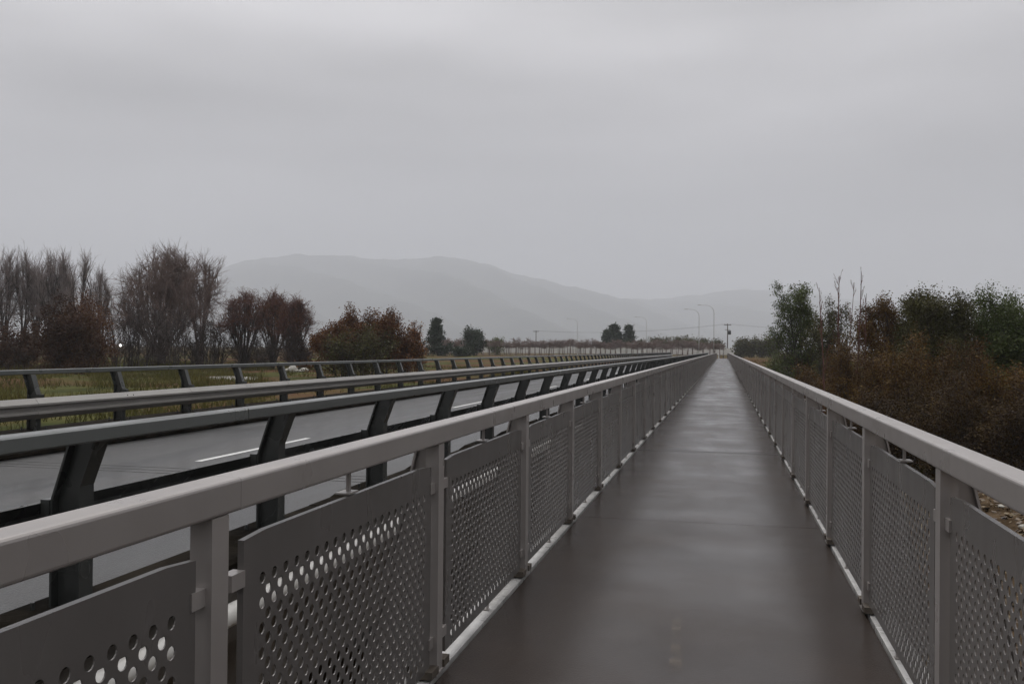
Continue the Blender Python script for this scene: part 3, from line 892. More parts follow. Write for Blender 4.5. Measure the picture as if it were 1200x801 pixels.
def fan(seed, H, Wd, zc=0.35, thmax=1.7, limbs=16, kids=(13, 10, 7), jit=0.26, twig=0.10, up=0.5, bend=0.30, r0=0.011, ragged=0.10):
    """bare tree whose limbs arch from the foot to an uneven domed outline; same rows as grow(), in metres"""
    rs = np.random.RandomState(seed)
    ph = rs.uniform(0, 6.28, 6)
    def hull(th, az, k):
        w = 1 + ragged * (np.sin(2 * az + ph[0] + 2 * th) + 0.7 * np.sin(3 * az + ph[1] - 3 * th) + 0.5 * np.sin(5 * az + 4 * th + ph[2]))
        r = 0.5 * Wd * np.sin(th) * w * k
        return np.stack([r * np.cos(az), r * np.sin(az), H * zc + H * (1 - zc) * np.cos(th) * k * (0.9 + 0.1 * w)], 1)
    def bez(P0, P1, P2, t):
        t = t[..., None]
        return P0 * (1 - t) ** 2 + P1 * 2 * t * (1 - t) + P2 * t * t
    rows, tips = [], None
    def emit(P0, P1, P2, n, ra, rb, lev):
        N = len(P0)
        for i in range(n):
            a = bez(P0, P1, P2, np.full(N, i / n)); b_ = bez(P0, P1, P2, np.full(N, (i + 1) / n))
            q = np.zeros((N, 9)); q[:, 0:3] = a; q[:, 3:6] = b_
            q[:, 6] = ra + (rb - ra) * i / n; q[:, 7] = ra + (rb - ra) * (i + 1) / n; q[:, 8] = lev
            rows.append(q)
    th = np.arccos(1 - rs.uniform(0, 1, limbs) * (1 - math.cos(thmax * 0.9))); az = np.arange(limbs) * 2.39996 + rs.uniform(-.4, .4, limbs)
    P2 = hull(th, az, rs.uniform(0.75, 0.98, limbs))
    P0 = np.stack([rs.normal(0, 0.010 * H, limbs), rs.normal(0, 0.010 * H, limbs), np.full(limbs, -0.01 * H)], 1)
    P1 = np.stack([P2[:, 0] * bend, P2[:, 1] * bend, P2[:, 2] * 0.55 + 0.04 * H], 1) + rs.normal(0, 0.02 * H, (limbs, 3))
    rr_ = r0 * H * rs.uniform(0.7, 1.2, limbs)
    emit(P0, P1, P2, 9, rr_, rr_ * 0.22, 0)
    base_r = 0.0042 * H
    for lev, nk in enumerate(kids):
        N = len(P0) * nk
        i = np.repeat(np.arange(len(P0)), nk)
        t = rs.uniform(0.30 if lev == 0 else 0.12, 0.97, N) ** (0.8 if lev == 0 else 1.0)
        S0 = bez(P0[i], P1[i], P2[i], t)
        tan = bez(P0[i], P1[i], P2[i], np.minimum(t + 0.06, 1.0)) - bez(P0[i], P1[i], P2[i], t - 0.06)
        tan /= np.linalg.norm(tan, axis=1, keepdims=True) + 1e-9
        if lev == 0:
            th2 = np.abs(th[i] + rs.normal(0, jit, N)); az2 = az[i] + rs.normal(0, jit * 1.6, N)
            E_ = hull(np.minimum(th2, thmax), az2, rs.uniform(0.55, 1.0, N) ** 0.6)
            E_ = S0 + (E_ - S0) * np.clip(0.55 * H / (np.linalg.norm(E_ - S0, axis=1, keepdims=True) + 1e-6), 0, 1)
        else:
            L = (0.16 if lev == 1 else twig) * H * rs.uniform(0.4, 1.15, (N, 1))
            d = tan + rs.normal(0, 0.42, (N, 3)); d[:, 2] += up
            E_ = S0 + d / (np.linalg.norm(d, axis=1, keepdims=True) + 1e-9) * L
        ln = np.linalg.norm(E_ - S0, axis=1, keepdims=True)
        C_ = S0 + tan * ln * 0.4 + np.array([0, 0, 1.0]) * ln * 0.10
        rk = np.full(N, base_r) * rs.uniform(0.7, 1.2, N)
        emit(S0, C_, E_, (6, 4, 2)[min(lev, 2)], rk, rk * 0.35, lev + 1)
        base_r *= 0.42
        P0, P1, P2 = S0, C_, E_
    return np.concatenate(rows, 0), P2.copy()

SPEC = {
    'poplar': dict(stems=2, spread=0.03, lean=0.16, r0=0.012, levels=3, nseg=(9, 7, 5, 3), wander=(0.05, 0.07, 0.09, 0.12), trop=(0.05, 0.07, 0.07, 0.06),
                   kids=(18, 10, 7), angle=(0.75, 0.6, 0.55), ratio=(0.40, 0.42, 0.45), start=(0.30, 0.15, 0.1), shorten=0.55),
    'willow_bare': dict(stems=12, spread=0.10, lean=0.52, r0=0.0085, levels=3, nseg=(10, 7, 5, 3), wander=(0.05, 0.07, 0.09, 0.12), trop=(0.012, 0.03, 0.045, 0.045),
                        kids=(14, 11, 10), angle=(0.55, 0.55, 0.55), ratio=(0.44, 0.42, 0.46), start=(0.25, 0.15, 0.1), shorten=0.55),
    'round_bare': dict(stems=10, spread=0.05, lean=0.75, r0=0.011, levels=3, nseg=(8, 6, 5, 3), wander=(0.05, 0.08, 0.10, 0.14), trop=(0.012, 0.02, 0.03, 0.03),
                       kids=(9, 9, 9), angle=(0.65, 0.65, 0.65), ratio=(0.36, 0.42, 0.40), start=(0.50, 0.25, 0.2), shorten=0.4),
    'thicket': dict(stems=12, spread=0.42, lean=0.40, r0=0.010, levels=2, nseg=(6, 5, 3), wander=(0.12, 0.15, 0.2), trop=(0.02, 0.05, 0.04),
                    kids=(16, 9), angle=(0.75, 0.8), ratio=(0.42, 0.4), start=(0.08, 0.1), shorten=0.45),
    'broad': dict(stems=4, spread=0.08, lean=0.45, r0=0.018, levels=3, nseg=(7, 5, 4, 3), wander=(0.08, 0.12, 0.15, 0.18), trop=(0.03, 0.03, 0.02, 0.0),
                  kids=(9, 7, 5), angle=(0.8, 0.8, 0.8), ratio=(0.55, 0.5, 0.5), start=(0.15, 0.15, 0.1), shorten=0.5),
    'upright': dict(stems=3, spread=0.06, lean=0.22, r0=0.014, levels=3, nseg=(8, 5, 4, 3), wander=(0.08, 0.12, 0.15, 0.18), trop=(0.04, 0.03, 0.02, 0.0),
                    kids=(12, 6, 5), angle=(0.85, 0.8, 0.8), ratio=(0.42, 0.5, 0.5), start=(0.15, 0.15, 0.1), shorten=0.55),
    'shrub': dict(stems=10, spread=0.30, lean=0.50, r0=0.009, levels=2, nseg=(6, 5, 3), wander=(0.12, 0.16, 0.2), trop=(0.02, 0.03, 0.02),
                  kids=(10, 7), angle=(0.75, 0.8), ratio=(0.5, 0.5), start=(0.08, 0.1), shorten=0.5),
    'sapling': dict(stems=1, spread=0.0, lean=0.03, r0=0.0065, levels=2, nseg=(12, 4, 3), wander=(0.03, 0.08, 0.12), trop=(0.05, 0.12, 0.1),
                    kids=(13, 3), angle=(0.55, 0.5), ratio=(0.17, 0.4), start=(0.25, 0.2), shorten=0.75),
    'conifer': dict(stems=1, spread=0.0, lean=0.0, r0=0.02, levels=2, nseg=(10, 5, 3), wander=(0.02, 0.08, 0.1), trop=(0.05, -0.01, 0.0),
                    kids=(46, 7), angle=(1.25, 0.8), ratio=(0.42, 0.4), start=(0.05, 0.1), shorten=1.0),
    'orchard': dict(stems=1, spread=0.0, lean=0.0, r0=0.028, levels=2, nseg=(5, 4, 3), wander=(0.03, 0.12, 0.15), trop=(0.05, 0.03, 0.05),
                    kids=(14, 6), angle=(1.1, 0.8), ratio=(0.32, 0.5), start=(0.62, 0.1), shorten=0.3),
}

def dome_warp(A, Wd, d):
    r = np.minimum(np.hypot(A[:, 0], A[:, 1]) / (0.5 * Wd), 1.15)
    A[:, 2] *= np.sqrt(np.maximum(0.12, 1 - d * r * r))
    return A

def make_tree(name, label, cat, u, v_top, depth, width_px, spec, seed, twig_mat, leaf_mat=None, n_leaf=0, leaf=0.12,
              leaf_spread=0.25, group=None, tw_min=0.010, over=None, base_z=None, sink=0.15, tip_only=False, leaf_top=None, trunk_mat='bark', dome=0.0):
    """a tree standing on the ground in photo column u at a given depth"""
    px = depth / FPX
    x, y = at_depth(u, depth)
    zb = (tz(x, y) if base_z is None else base_z) - sink
    H = top_z(u, v_top, depth) - zb
    sp = dict(SPEC.get(spec, {}))
    if over: sp.update(over)
    if spec == 'fan':
        sp = dict(levels=3); S, tips = fan(seed, H * 0.95, width_px * px * 0.94, **(over or {}))
    else:
        S, tips = grow(seed, sp)
        S, tips = fit(S, tips, H, width_px * px)
    if dome > 0:
        Wd = width_px * px
        S[:, 0:3] = dome_warp(S[:, 0:3].copy(), Wd, dome); S[:, 3:6] = dome_warp(S[:, 3:6].copy(), Wd, dome); tips = dome_warp(tips.copy(), Wd, dome)
        k = H / np.percentile(S[:, 5], 99.7)
        S[:, 2] *= k; S[:, 5] *= k; tips[:, 2] *= k
    root = empty(name, (x, y, zb))
    tag(root, label, cat, group)
    lev = S[:, 8]
    thick = lev <= (1 if sp['levels'] >= 3 else 0)
    V, F_ = tubes(S[thick], 6)
    link('trunk', np_mesh('trunk', V, F_, M[trunk_mat], True), root)
    T = S[~thick].copy()
    T[:, 6:8] = np.maximum(T[:, 6:8], tw_min)
    V, F_ = tubes(T, 3)
    link('branches', np_mesh('branches', V, F_, M[twig_mat], False), root)
    if leaf_mat:
        pts = tips if tip_only else np.concatenate([tips, T[:, 3:6]], 0)
        if leaf_top is not None:
            r = np.hypot(pts[:, 0], pts[:, 1]) / (0.5 * width_px * px)
            q = np.hypot(r, pts[:, 2] / H)
            pts = pts[q > np.percentile(q, leaf_top)]
        V, F_ = leaves(pts, n_leaf, leaf, leaf_spread, seed + 1)
        link('crown', np_mesh('crown', V, F_, M[leaf_mat], False), root)
    return root

# ---- left bank: bare poplars in a row
POP = 'bare poplars in a row behind the dark red bushes'
for k, (u, vt, w, dep, lab) in enumerate((
        (-14, 289, 38, 150, 'tall bare poplar at the open end of the row, farthest from the tallest bare tree'),
        (5, 290, 38, 149, 'tall bare poplar in the row, second from the open end'),
        (27, 289, 36, 152, 'tall bare poplar in the row, third from the open end'),
        (42, 294, 30, 156, 'slimmer bare poplar set back between its taller neighbours in the row'),
        (58, 290, 38, 150, 'tall bare poplar in the row above the large dark red bush'),
        (74, 294, 30, 153, 'bare poplar in the row next to the last full-height poplar'),
        (94, 295, 44, 148, 'last full-height bare poplar in the row, behind the orange-topped bush'),
        (118, 314, 30, 160, 'shorter bare poplar between the row and the tallest bare tree'))):
    make_tree('poplar_tree', lab, 'tree', u, vt, dep, w, 'fan', 100 + k, 'twig', group=POP, tw_min=0.007,
              over=dict(zc=0.42, thmax=1.6, limbs=9, kids=(9, 7, 5), jit=0.5, up=0.7, twig=0.07, bend=0.18, ragged=0.10, r0=0.010))
# ---- the big bare willow and the thicket under it
make_tree('willow_tree', 'tallest bare brown tree with a wide fan of fine upright branches', 'tree', 190, 284, 118, 132, 'fan', 201, 'twig_brown', tw_min=0.0065, trunk_mat='twig_brown',
          over=dict(zc=0.40, thmax=1.75, limbs=28, kids=(11, 8, 6), jit=0.5, up=0.35, twig=0.06, ragged=0.035))
make_tree('willow_tree', 'slender bare tree on the edge of the tallest bare tree, beside the red-tipped trees', 'tree', 235, 293, 114, 54, 'fan', 205, 'twig_brown', tw_min=0.0065, trunk_mat='twig_brown',
          over=dict(zc=0.45, thmax=1.6, limbs=7, kids=(10, 8, 6), jit=0.45, up=0.4, twig=0.07, ragged=0.08, r0=0.009))
for k, (u, vt, w, dep, lab) in enumerate((
        (150, 352, 80, 108, 'dark leafless thicket between the dark red bush and the tallest bare tree'),
        (195, 358, 90, 106, 'dark leafless thicket at the foot of the tallest bare tree'),
        (245, 368, 70, 107, 'dark leafless thicket between the tallest bare tree and the red-tipped trees'))):
    make_tree('thicket', lab, 'thicket', u, vt, dep, w, 'thicket', 220 + k, 'thicket', tw_min=0.018)
# ---- dark red bushes
make_tree('red_bush', 'large rounded dark red bush in front of the poplars', 'bush', 80, 352, 84, 80, 'shrub', 240, 'thicket', 'leaf_dkred', 22000, 0.10, 0.32, dome=0.6)
make_tree('red_bush', 'low dark red bush beside the large rounded red bush, under the poplars', 'bush', 18, 376, 92, 76, 'shrub', 241, 'thicket', 'leaf_dkred', 12000, 0.10, 0.3, dome=0.6)
make_tree('red_bush', 'brown-red bush with orange top behind the large dark red bush', 'bush', 102, 345, 96, 62, 'shrub', 242, 'twig_red', 'leaf_russet', 9000, 0.09, 0.3, dome=0.6)
make_tree('red_bush', 'far red bush at the foot of the first poplars', 'bush', -30, 372, 100, 70, 'shrub', 243, 'thicket', 'leaf_dkred', 9000, 0.10, 0.3, dome=0.6)
# ---- red-tipped rounded bare trees
for k, (u, vt, w, dep, lab) in enumerate((
        (286, 341, 66, 108, 'rounded bare tree with red twig tips next to the tallest bare tree'),
        (320, 342, 56, 112, 'rounded bare tree with red twig tips, the middle one of three'),
        (345, 346, 44, 106, 'rounded bare tree with red twig tips next to the russet tree'))):
    make_tree('red_twig_tree', lab, 'tree', u, vt, dep, w, 'fan', 260 + k, 'twig_red', 'leaf_russet', 3600, 0.05, 0.10, tip_only=True, leaf_top=78, tw_min=0.0085,
              over=dict(zc=0.55, thmax=1.65, limbs=20, kids=(9, 7, 6), jit=0.5, up=0.2, twig=0.055, bend=0.42, ragged=0.03))
make_tree('thicket', 'dark leafless thicket under the red-tipped bare trees', 'thicket', 300, 386, 110, 90, 'thicket', 270, 'thicket', tw_min=0.018)
make_tree('thicket', 'dark leafless thicket between the red-tipped trees and the russet tree', 'thicket', 350, 384, 104, 46, 'thicket', 271, 'thicket', 'leaf_dkred', 1800, 0.08, 0.25, tw_min=0.018)
# ---- russet trees
make_tree('russet_tree', 'broad russet-leaved tree next to the red-tipped bare trees', 'tree', 402, 361, 80, 80, 'broad', 281, 'thicket', 'leaf_russet', 22000, 0.085, 0.22, dome=0.35)
make_tree('russet_tree', 'russet and olive leaved tree between the broad russet tree and the orange shrub', 'tree', 450, 364, 80, 66, 'broad', 288, 'thicket', 'leaf_russet', 15000, 0.085, 0.22, dome=0.35)
make_tree('olive_bush', 'dark olive bush low between the two russet trees', 'bush', 424, 384, 77, 80, 'shrub', 283, 'thicket', 'leaf_olive', 8000, 0.085, 0.25)
make_tree('orange_shrub', 'small orange-leaved shrub beside the russet trees', 'shrub', 490, 377, 84, 28, 'upright', 284, 'thicket', 'leaf_orange', 2600, 0.075, 0.16)
make_tree('russet_shrub', 'brown-orange shrub tucked between russet tree and orange shrub', 'shrub', 474, 384, 82, 34, 'shrub', 285, 'thicket', 'leaf_russet', 4200, 0.08, 0.2)
# ---- far evergreens
make_tree('evergreen_tree', 'dark green cone-shaped evergreen behind the orange shrub', 'tree', 513, 374, 205, 30, 'conifer', 300, 'thicket', 'leaf_dark', 7000, 0.22, 0.35)
make_tree('evergreen_tree', 'round dark green tree standing alone at the edge of the orchard', 'tree', 556, 385, 225, 26, 'broad', 301, 'thicket', 'leaf_dark', 7000, 0.22, 0.5)
make_tree('low_bush', 'low dark bush in the grass before the orchard', 'bush', 541, 406, 180, 28, 'shrub', 302, 'thicket', 'leaf_dark', 2500, 0.16, 0.3)
make_tree('pale_tree', 'small pale green tree beside the round dark tree', 'tree', 582, 396, 250, 22, 'broad', 303, 'twig', 'leaf_green', 2200, 0.18, 0.4)
make_tree('conifer_tree', 'broad dark conifer rising above the orchard', 'tree', 720, 382, 300, 26, 'conifer', 310, 'thicket', 'leaf_dark', 8000, 0.30, 0.55)
make_tree('conifer_tree', 'narrow dark conifer beside the broad conifer above the orchard', 'tree', 736, 382, 305, 18, 'conifer', 311, 'thicket', 'leaf_dark', 6000, 0.30, 0.5)
make_tree('conifer_tree', 'short dark conifer beside the broad conifer above the orchard', 'tree', 711, 388, 296, 14, 'conifer', 312, 'thicket', 'leaf_dark', 4000, 0.28, 0.5)
for k, (u, vt, w) in enumerate(((752, 399, 18), (766, 396, 20), (781, 395, 20), (796, 397, 18), (808, 394, 22), (824, 397, 18), (838, 398, 16))):
    make_tree('shelter_tree', 'hazy olive shelter tree in the belt beyond the lamps', 'tree', u, vt, 330 + 5 * (k % 3), w, 'broad', 320 + k, 'thicket', 'leaf_olive', 2600, 0.30, 0.7, group='shelter trees beyond the end of the bridge', base_z=-0.2)
for k, (u, vt, w) in enumerate(((868, 397, 18), (880, 395, 18), (893, 396, 18), (906, 394, 20))):
    make_tree('hedge_tree', 'dark brown hedge tree in the row past the end of the footbridge', 'tree', u, vt, 240, w, 'shrub', 340 + k, 'thicket', 'leaf_olive', 2600, 0.2, 0.5, group='hedge trees past the end of the footbridge', base_z=-0.2)

# ---- right bank
make_tree('green_tree', 'tall green leafy tree at the far end of the shrubs beside the footbridge', 'tree', 938, 334, 74, 70, 'upright', 400, 'bark', 'leaf_green', 26000, 0.065, 0.20)
make_tree('green_tree', 'smaller green-brown tree behind the bare saplings', 'tree', 976, 352, 70, 50, 'upright', 401, 'bark', 'leaf_olive', 12000, 0.065, 0.2)
for k, (u, vt, dep, lab) in enumerate((
        (982, 316, 54, 'bare reddish sapling next to the green tree, tall and thin'),
        (1003, 314, 52, 'tallest thin bare sapling rising above the brown shrubs'),
        (994, 327, 56, 'shorter bare sapling between the two tall saplings'),
        (966, 330, 58, 'thin bare sapling against the green tree'),
        (1012, 344, 50, 'short bare sapling next to the ochre shrub'))):
    make_tree('bare_sapling', lab, 'sapling', u, vt, dep, 16, 'sapling', 410 + k, 'twig_red', group='bare saplings beside the footbridge', tw_min=0.009, trunk_mat='twig_red')
RB = (
    ('brown_tree', 'ochre-brown tree behind the bare saplings', 'tree', 1034, 353, 52, 70, 'upright', 'leaf_ochre', 15000, 0.075, 0.2),
    ('brown_tree', 'brown-leaved tree filling the gap between ochre tree and ragged olive tree', 'tree', 1066, 359, 50, 56, 'upright', 'leaf_olive', 14000, 0.075, 0.2),
    ('olive_tree', 'olive-green tree with a ragged top between the ochre tree and the dark green trees', 'tree', 1098, 345, 46, 92, 'upright', 'leaf_olive', 26000, 0.070, 0.24),
    ('dark_green_tree', 'dark green dense tree beside the ragged olive tree', 'tree', 1168, 345, 46, 112, 'upright', 'leaf_green', 34000, 0.070, 0.26),
    ('dark_green_tree', 'dark green tree past the dense tree on the bank', 'tree', 1250, 352, 44, 100, 'upright', 'leaf_green', 22000, 0.075, 0.26),
    ('brown_shrub', 'ochre shrub at the foot of the tall green tree', 'shrub', 958, 420, 60, 64, 'shrub', 'leaf_ochre', 6500, 0.07, 0.2),
    ('brown_shrub', 'brown shrub at the foot of the bare saplings', 'shrub', 1000, 396, 48, 80, 'shrub', 'leaf_ochre', 9500, 0.065, 0.18),
    ('brown_shrub', 'rust-brown shrub below the ragged olive tree', 'shrub', 1075, 398, 40, 110, 'shrub', 'leaf_ochre', 13000, 0.060, 0.17),
    ('brown_shrub', 'rounded brown shrub below the dense dark green tree', 'shrub', 1150, 402, 38, 110, 'shrub', 'leaf_ochre', 10000, 0.055, 0.18),
    ('brown_shrub', 'brown shrub past the rounded brown shrub on the bank', 'shrub', 1235, 400, 36, 120, 'shrub', 'leaf_ochre', 10000, 0.060, 0.18),
    ('shade_toned_shrub', 'low shade-toned shrub on the bank below the rust-brown shrub', 'shrub', 1050, 447, 36, 110, 'shrub', 'leaf_shaded', 9000, 0.055, 0.17),
    ('shade_toned_shrub', 'low shade-toned shrub on the bank below the rounded brown shrub', 'shrub', 1120, 440, 33, 120, 'shrub', 'leaf_shaded', 11000, 0.050, 0.17),
    ('shade_toned_shrub', 'low shade-toned shrub at the edge of the stony bank', 'shrub', 1200, 450, 31, 130, 'shrub', 'leaf_shaded', 10000, 0.050, 0.17),
    ('green_bush', 'low green bush in the grass past the ochre shrub', 'bush', 918, 414, 95, 40, 'shrub', 'leaf_green', 4000, 0.09, 0.2),
)
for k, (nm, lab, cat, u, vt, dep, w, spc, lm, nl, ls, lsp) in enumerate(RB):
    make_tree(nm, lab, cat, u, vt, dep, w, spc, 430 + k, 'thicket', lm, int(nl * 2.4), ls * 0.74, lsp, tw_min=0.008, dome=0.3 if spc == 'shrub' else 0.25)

# ---- orchard of bare trees on trunks, with pale windbreak cloth behind
OR = 'bare orchard trees in rows beyond the field'
orch = []
for k in range(4):
    S, tips = grow(600 + k, SPEC['orchard'])
    S, tips = fit(S, tips, 4.2, 3.6)
    S[:, 6:8] = np.maximum(S[:, 6:8], 0.038)
    V1, F1 = tubes(S[S[:, 8] == 0], 6)
    V2, F2 = tubes(S[S[:, 8] > 0], 3)
    orch.append((np_mesh('orchard_tree', np.concatenate([V1, V2]), np.concatenate([F1, F2 + len(V1)]), M['twig_brown'], False)))
rr = random.Random(77)
for row, (dep0, dep1) in enumerate(((232, 258), (246, 272))):
    u = 506 + row * 2.6
    while u < 846:
        t = (u - 506) / 340
        dep = dep0 + (dep1 - dep0) * t
        x, y = at_depth(u, dep)
        o = link('orchard_tree', orch[rr.randrange(4)], None, (x, y, tz(x, y) - 0.05))
        o.rotation_euler = (0, 0, rr.uniform(0, 6.28))
        s = rr.uniform(0.85, 1.12); o.scale = (s, s, s * rr.uniform(0.92, 1.1))
        tag(o, 'small bare orchard tree on a thin trunk before the pale windbreak cloth', 'tree', OR)
        u += rr.uniform(5.0, 7.5)
net = empty('windbreak_fence', (*at_depth(670, 290), -0.2))
tag(net, 'pale windbreak cloth stretched behind the orchard trees', 'fence')
nb, npst = MB(), []
us_n = np.arange(500, 862, 12.0)
pts_n = [(*at_depth(u, 284 + 0.02 * (u - 500)),) for u in us_n]
ox, oy, oz = net.location
for k in range(len(pts_n) - 1):
    (xa, ya), (xb, yb) = pts_n[k], pts_n[k + 1]
    h = 2.9 + 0.2 * math.sin(k * 1.7)
    cl = MB().add([(xa - ox, ya - oy, 0.5), (xb - ox, yb - oy, 0.5), (xb - ox, yb - oy, h), ((xa + xb) / 2 - ox, (ya + yb) / 2 - oy + 0.05, h - 0.12), (xa - ox, ya - oy, h)], [(0, 1, 2, 3, 4)])
    cl.build('cloth_panel', M['net'], net)
    MB().tube([(xa - ox, ya - oy - 0.1, -0.2), (xa - ox, ya - oy - 0.1, 3.0)], 0.07, 6).build('post', M['wood_pole'], net)

# ---- grass and bank litter (uncountable)
def tufts(name, label, n, region, hgt, seed, mat, keep=None, blades=4):
    rs = np.random.RandomState(seed)
    x = rs.uniform(region[0], region[1], n); y = rs.uniform(region[2], region[3], n)
    if keep is not None:
        k = keep(x, y, rs); x, y = x[k], y[k]
    z = terrain(x, y) - 0.03
    n = len(x)
    V = []
    for b in range(blades):
        a = rs.uniform(0, 6.28, n); w = rs.uniform(0.012, 0.035, n); h = hgt * rs.uniform(0.35, 1.2, n)
        lx, ly = rs.normal(0, 0.16, n), rs.normal(0, 0.16, n)
        ex, ey = rs.normal(0, 0.35, n) * h, rs.normal(0, 0.35, n) * h
        p0 = np.stack([x + lx - w * np.cos(a), y + ly - w * np.sin(a), z], 1)
        p1 = np.stack([x + lx + w * np.cos(a), y + ly + w * np.sin(a), z], 1)
        p2 = np.stack([x + lx + ex, y + ly + ey, z + h], 1)
        V.append(np.stack([p0, p1, p2], 1))
    V = np.concatenate(V, 0).reshape(-1, 3)
    o = link(name, np_mesh(name, V, np.arange(len(V)).reshape(-1, 3), mat))
    return tag(o, label, 'grass', kind='stuff')
def clumpy(x, y, rs):
    f = np.sin(x * 0.31 + 1.0) * np.sin(y * 0.23 + 0.4) + 0.6 * np.sin(x * 0.9 + y * 0.7) + rs.normal(0, 0.5, len(x))
    f = f - 1.1 * (np.sin(x * 0.11 + y * 0.06) > 0.1)
    return f > -0.25
tufts('field_grass', 'rough yellow-green grass on the flat beyond the road', 46000, (-95, -13.5, 14, 120), 0.55, 8, M['grass'], clumpy)
tufts('verge_grass', 'rough grass on the bank beside the footbridge', 16000, (3.2, 30, 34, 170), 0.45, 9, M['grass'], clumpy)

rs = np.random.RandomState(21)
n = 16000
x = rs.uniform(2.5, 17, n); y = rs.uniform(8, 46, n)
z = terrain(x, y) + rs.uniform(0.0, 0.05, n)
d = rs.normal(0, 1, (n, 3)); d[:, 2] *= 0.35; d /= np.linalg.norm(d, axis=1, keepdims=True)
e2 = np.cross(d, np.array([0, 0, 1.0]) + rs.normal(0, 0.4, (n, 3))); e2 /= np.linalg.norm(e2, axis=1, keepdims=True)
s = rs.uniform(0.03, 0.13, (n, 1)); c = np.stack([x, y, z], 1)
V = np.stack([c - d * s, c + e2 * s * 0.6, c + d * s, c - e2 * s * 0.6], 1).reshape(-1, 3)
tag(link('leaf_litter', np_mesh('leaf_litter', V, np.arange(4 * n).reshape(-1, 4), M['litter'])), 'brown fallen leaves covering the bank below the shrubs', 'leaves', kind='stuff')

# stones: octahedra pushed about
def stone_mesh(seed):
    bm = bmesh.new(); bmesh.ops.create_icosphere(bm, subdivisions=2, radius=1.0)
    R_ = random.Random(seed)
    k = [R_.uniform(0.6, 1.3) for _ in range(3)]
    for v in bm.verts:
        f = 1 + 0.16 * math.sin(v.co.x * 3 + seed) + 0.13 * math.sin(v.co.y * 4 + 2 * seed) + R_.uniform(-.05, .05)
        v.co = Vector((v.co.x * k[0] * f, v.co.y * k[1] * f, v.co.z * 0.55 * k[2] * f))
    me = bpy.data.meshes.new('stone'); bm.to_mesh(me); bm.free(); me.materials.append(M['stone'])
    me.polygons.foreach_set('use_smooth', np.ones(len(me.polygons), dtype=bool))
    return me
stones = [stone_mesh(k) for k in range(5)]
rr = random.Random(31)
for k in range(60):
    x, y = rr.uniform(4.5, 12), rr.uniform(16, 38)
    s = rr.uniform(0.05, 0.16)
    o = link('bank_stone', stones[k % 5], None, (x, y, tz(x, y) + s * 0.2)); o.scale = (s, s, s); o.rotation_euler = (0, 0, rr.uniform(0, 6))
    tag(o, 'pale stone lying in the leaf litter of the bank', 'stone', 'stones on the leaf-covered bank')
# pale gravel bar in the field and pale boulders by the russet tree
def patch(name, u0, u1, d0, d1, mat, label, seed):
    rs_ = np.random.RandomState(seed)
    V = [];  N = 28
    cxy = np.array(at_depth((u0 + u1) / 2, (d0 + d1) / 2))
    e1 = np.array(at_depth(u1, (d0 + d1) / 2)) - cxy; e2_ = np.array(at_depth((u0 + u1) / 2, d1)) - cxy
    ph = rs_.uniform(0, 6.28, 4)
    rings = 5
    for r in range(1, rings + 1):
        for k in range(N):
            t = 2 * math.pi * k / N
            w = 1 + 0.22 * math.sin(2 * t + ph[0]) + 0.16 * math.sin(3 * t + ph[1]) + 0.12 * math.sin(5 * t + ph[2])
            q = cxy + (e1 * math.cos(t) + e2_ * math.sin(t)) * w * r / rings
            V.append((q[0], q[1], tz(*q) + 0.05 * (1 - (r / rings) ** 4) + (0.0 if r < rings else -0.06)))
    V.append((cxy[0], cxy[1], tz(*cxy) + 0.05))
    F_ = [(r * N + k, r * N + (k + 1) % N, (r + 1) * N + (k + 1) % N, (r + 1) * N + k) for r in range(rings - 1) for k in range(N)]
    F_ += [(len(V) - 1, k, (k + 1) % N, k) for k in range(0)]
    me = bpy.data.meshes.new(name); me.from_pydata(V, [], F_ + [(len(V) - 1, k, (k + 1) % N) for k in range(N)]); me.materials.append(mat)
    return tag(link(name, me), label, kind='structure')
patch('gravel_bar', 238, 312, 74, 82, M['stone'], 'pale gravel bar in the grass beyond the road', 4)
patch('gravel_track', 412, 520, 52, 55, M['stone'], 'thin pale gravel track in the field below the russet tree', 9)
rr = random.Random(41)
for k, (u, dep, s) in enumerate(((337, 98, 0.5), (343, 97, 0.75), (351, 96, 0.45), (357, 99, 0.6))):
    x, y = at_depth(u, dep)
    o = link('boulder', stones[k % 5], None, (x, y, tz(x, y) + s * 0.25)); o.scale = (s, s, s)
    tag(o, 'pale boulder heaped at the foot of the russet tree', 'boulder', 'pale boulders by the russet tree')

# ------------------------------------------------------------------ lamps, poles, bollards at the far end
def street_lamp(u, v_top, depth, label):
    x, y = at_depth(u, depth)
    zb = tz(x, y)
    h = top_z(u, v_top, depth) - zb
    root = empty('street_lamp', (x, y, zb)); tag(root, label, 'lamp', 'street lamps along the road past the bridge')
    MB().tube([(0, 0, -0.3), (0, 0, 0.35)], 0.17, 10).build('base', M['galv_pole'], root)
    pts = [(0, 0, 0.3), (0, 0, h * 0.5), (0, 0, h - 1.6)] + [(-1.6 * (1 - math.cos(t)), 0, h - 1.6 + 1.5 * math.sin(t)) for t in (0.4, 0.8, 1.15, 1.45)] + [(-2.7, 0, h - 0.02)]
    rdi = [0.085, 0.075, 0.062, 0.055, 0.05, 0.045, 0.042, 0.04]
    MB().tube(pts, rdi, 8).build('pole', M['galv_pole'], root, smooth=True)
    MB().box(-3.35, -2.6, -0.14, 0.14, h - 0.10, h + 0.04).build('lamp_head', M['galv_pole'], root)
    return root
street_lamp(836.5, 357, 189, 'grey street lamp with curved arm standing closest to the footbridge end')
street_lamp(819, 362, 207, 'grey street lamp with curved arm, second past the bridge end')
street_lamp(757.5, 371, 255, 'grey street lamp with curved arm beside the dark conifers')
street_lamp(676.5, 373, 280, 'grey street lamp with curved arm in front of the orchard, far from the bridge end')

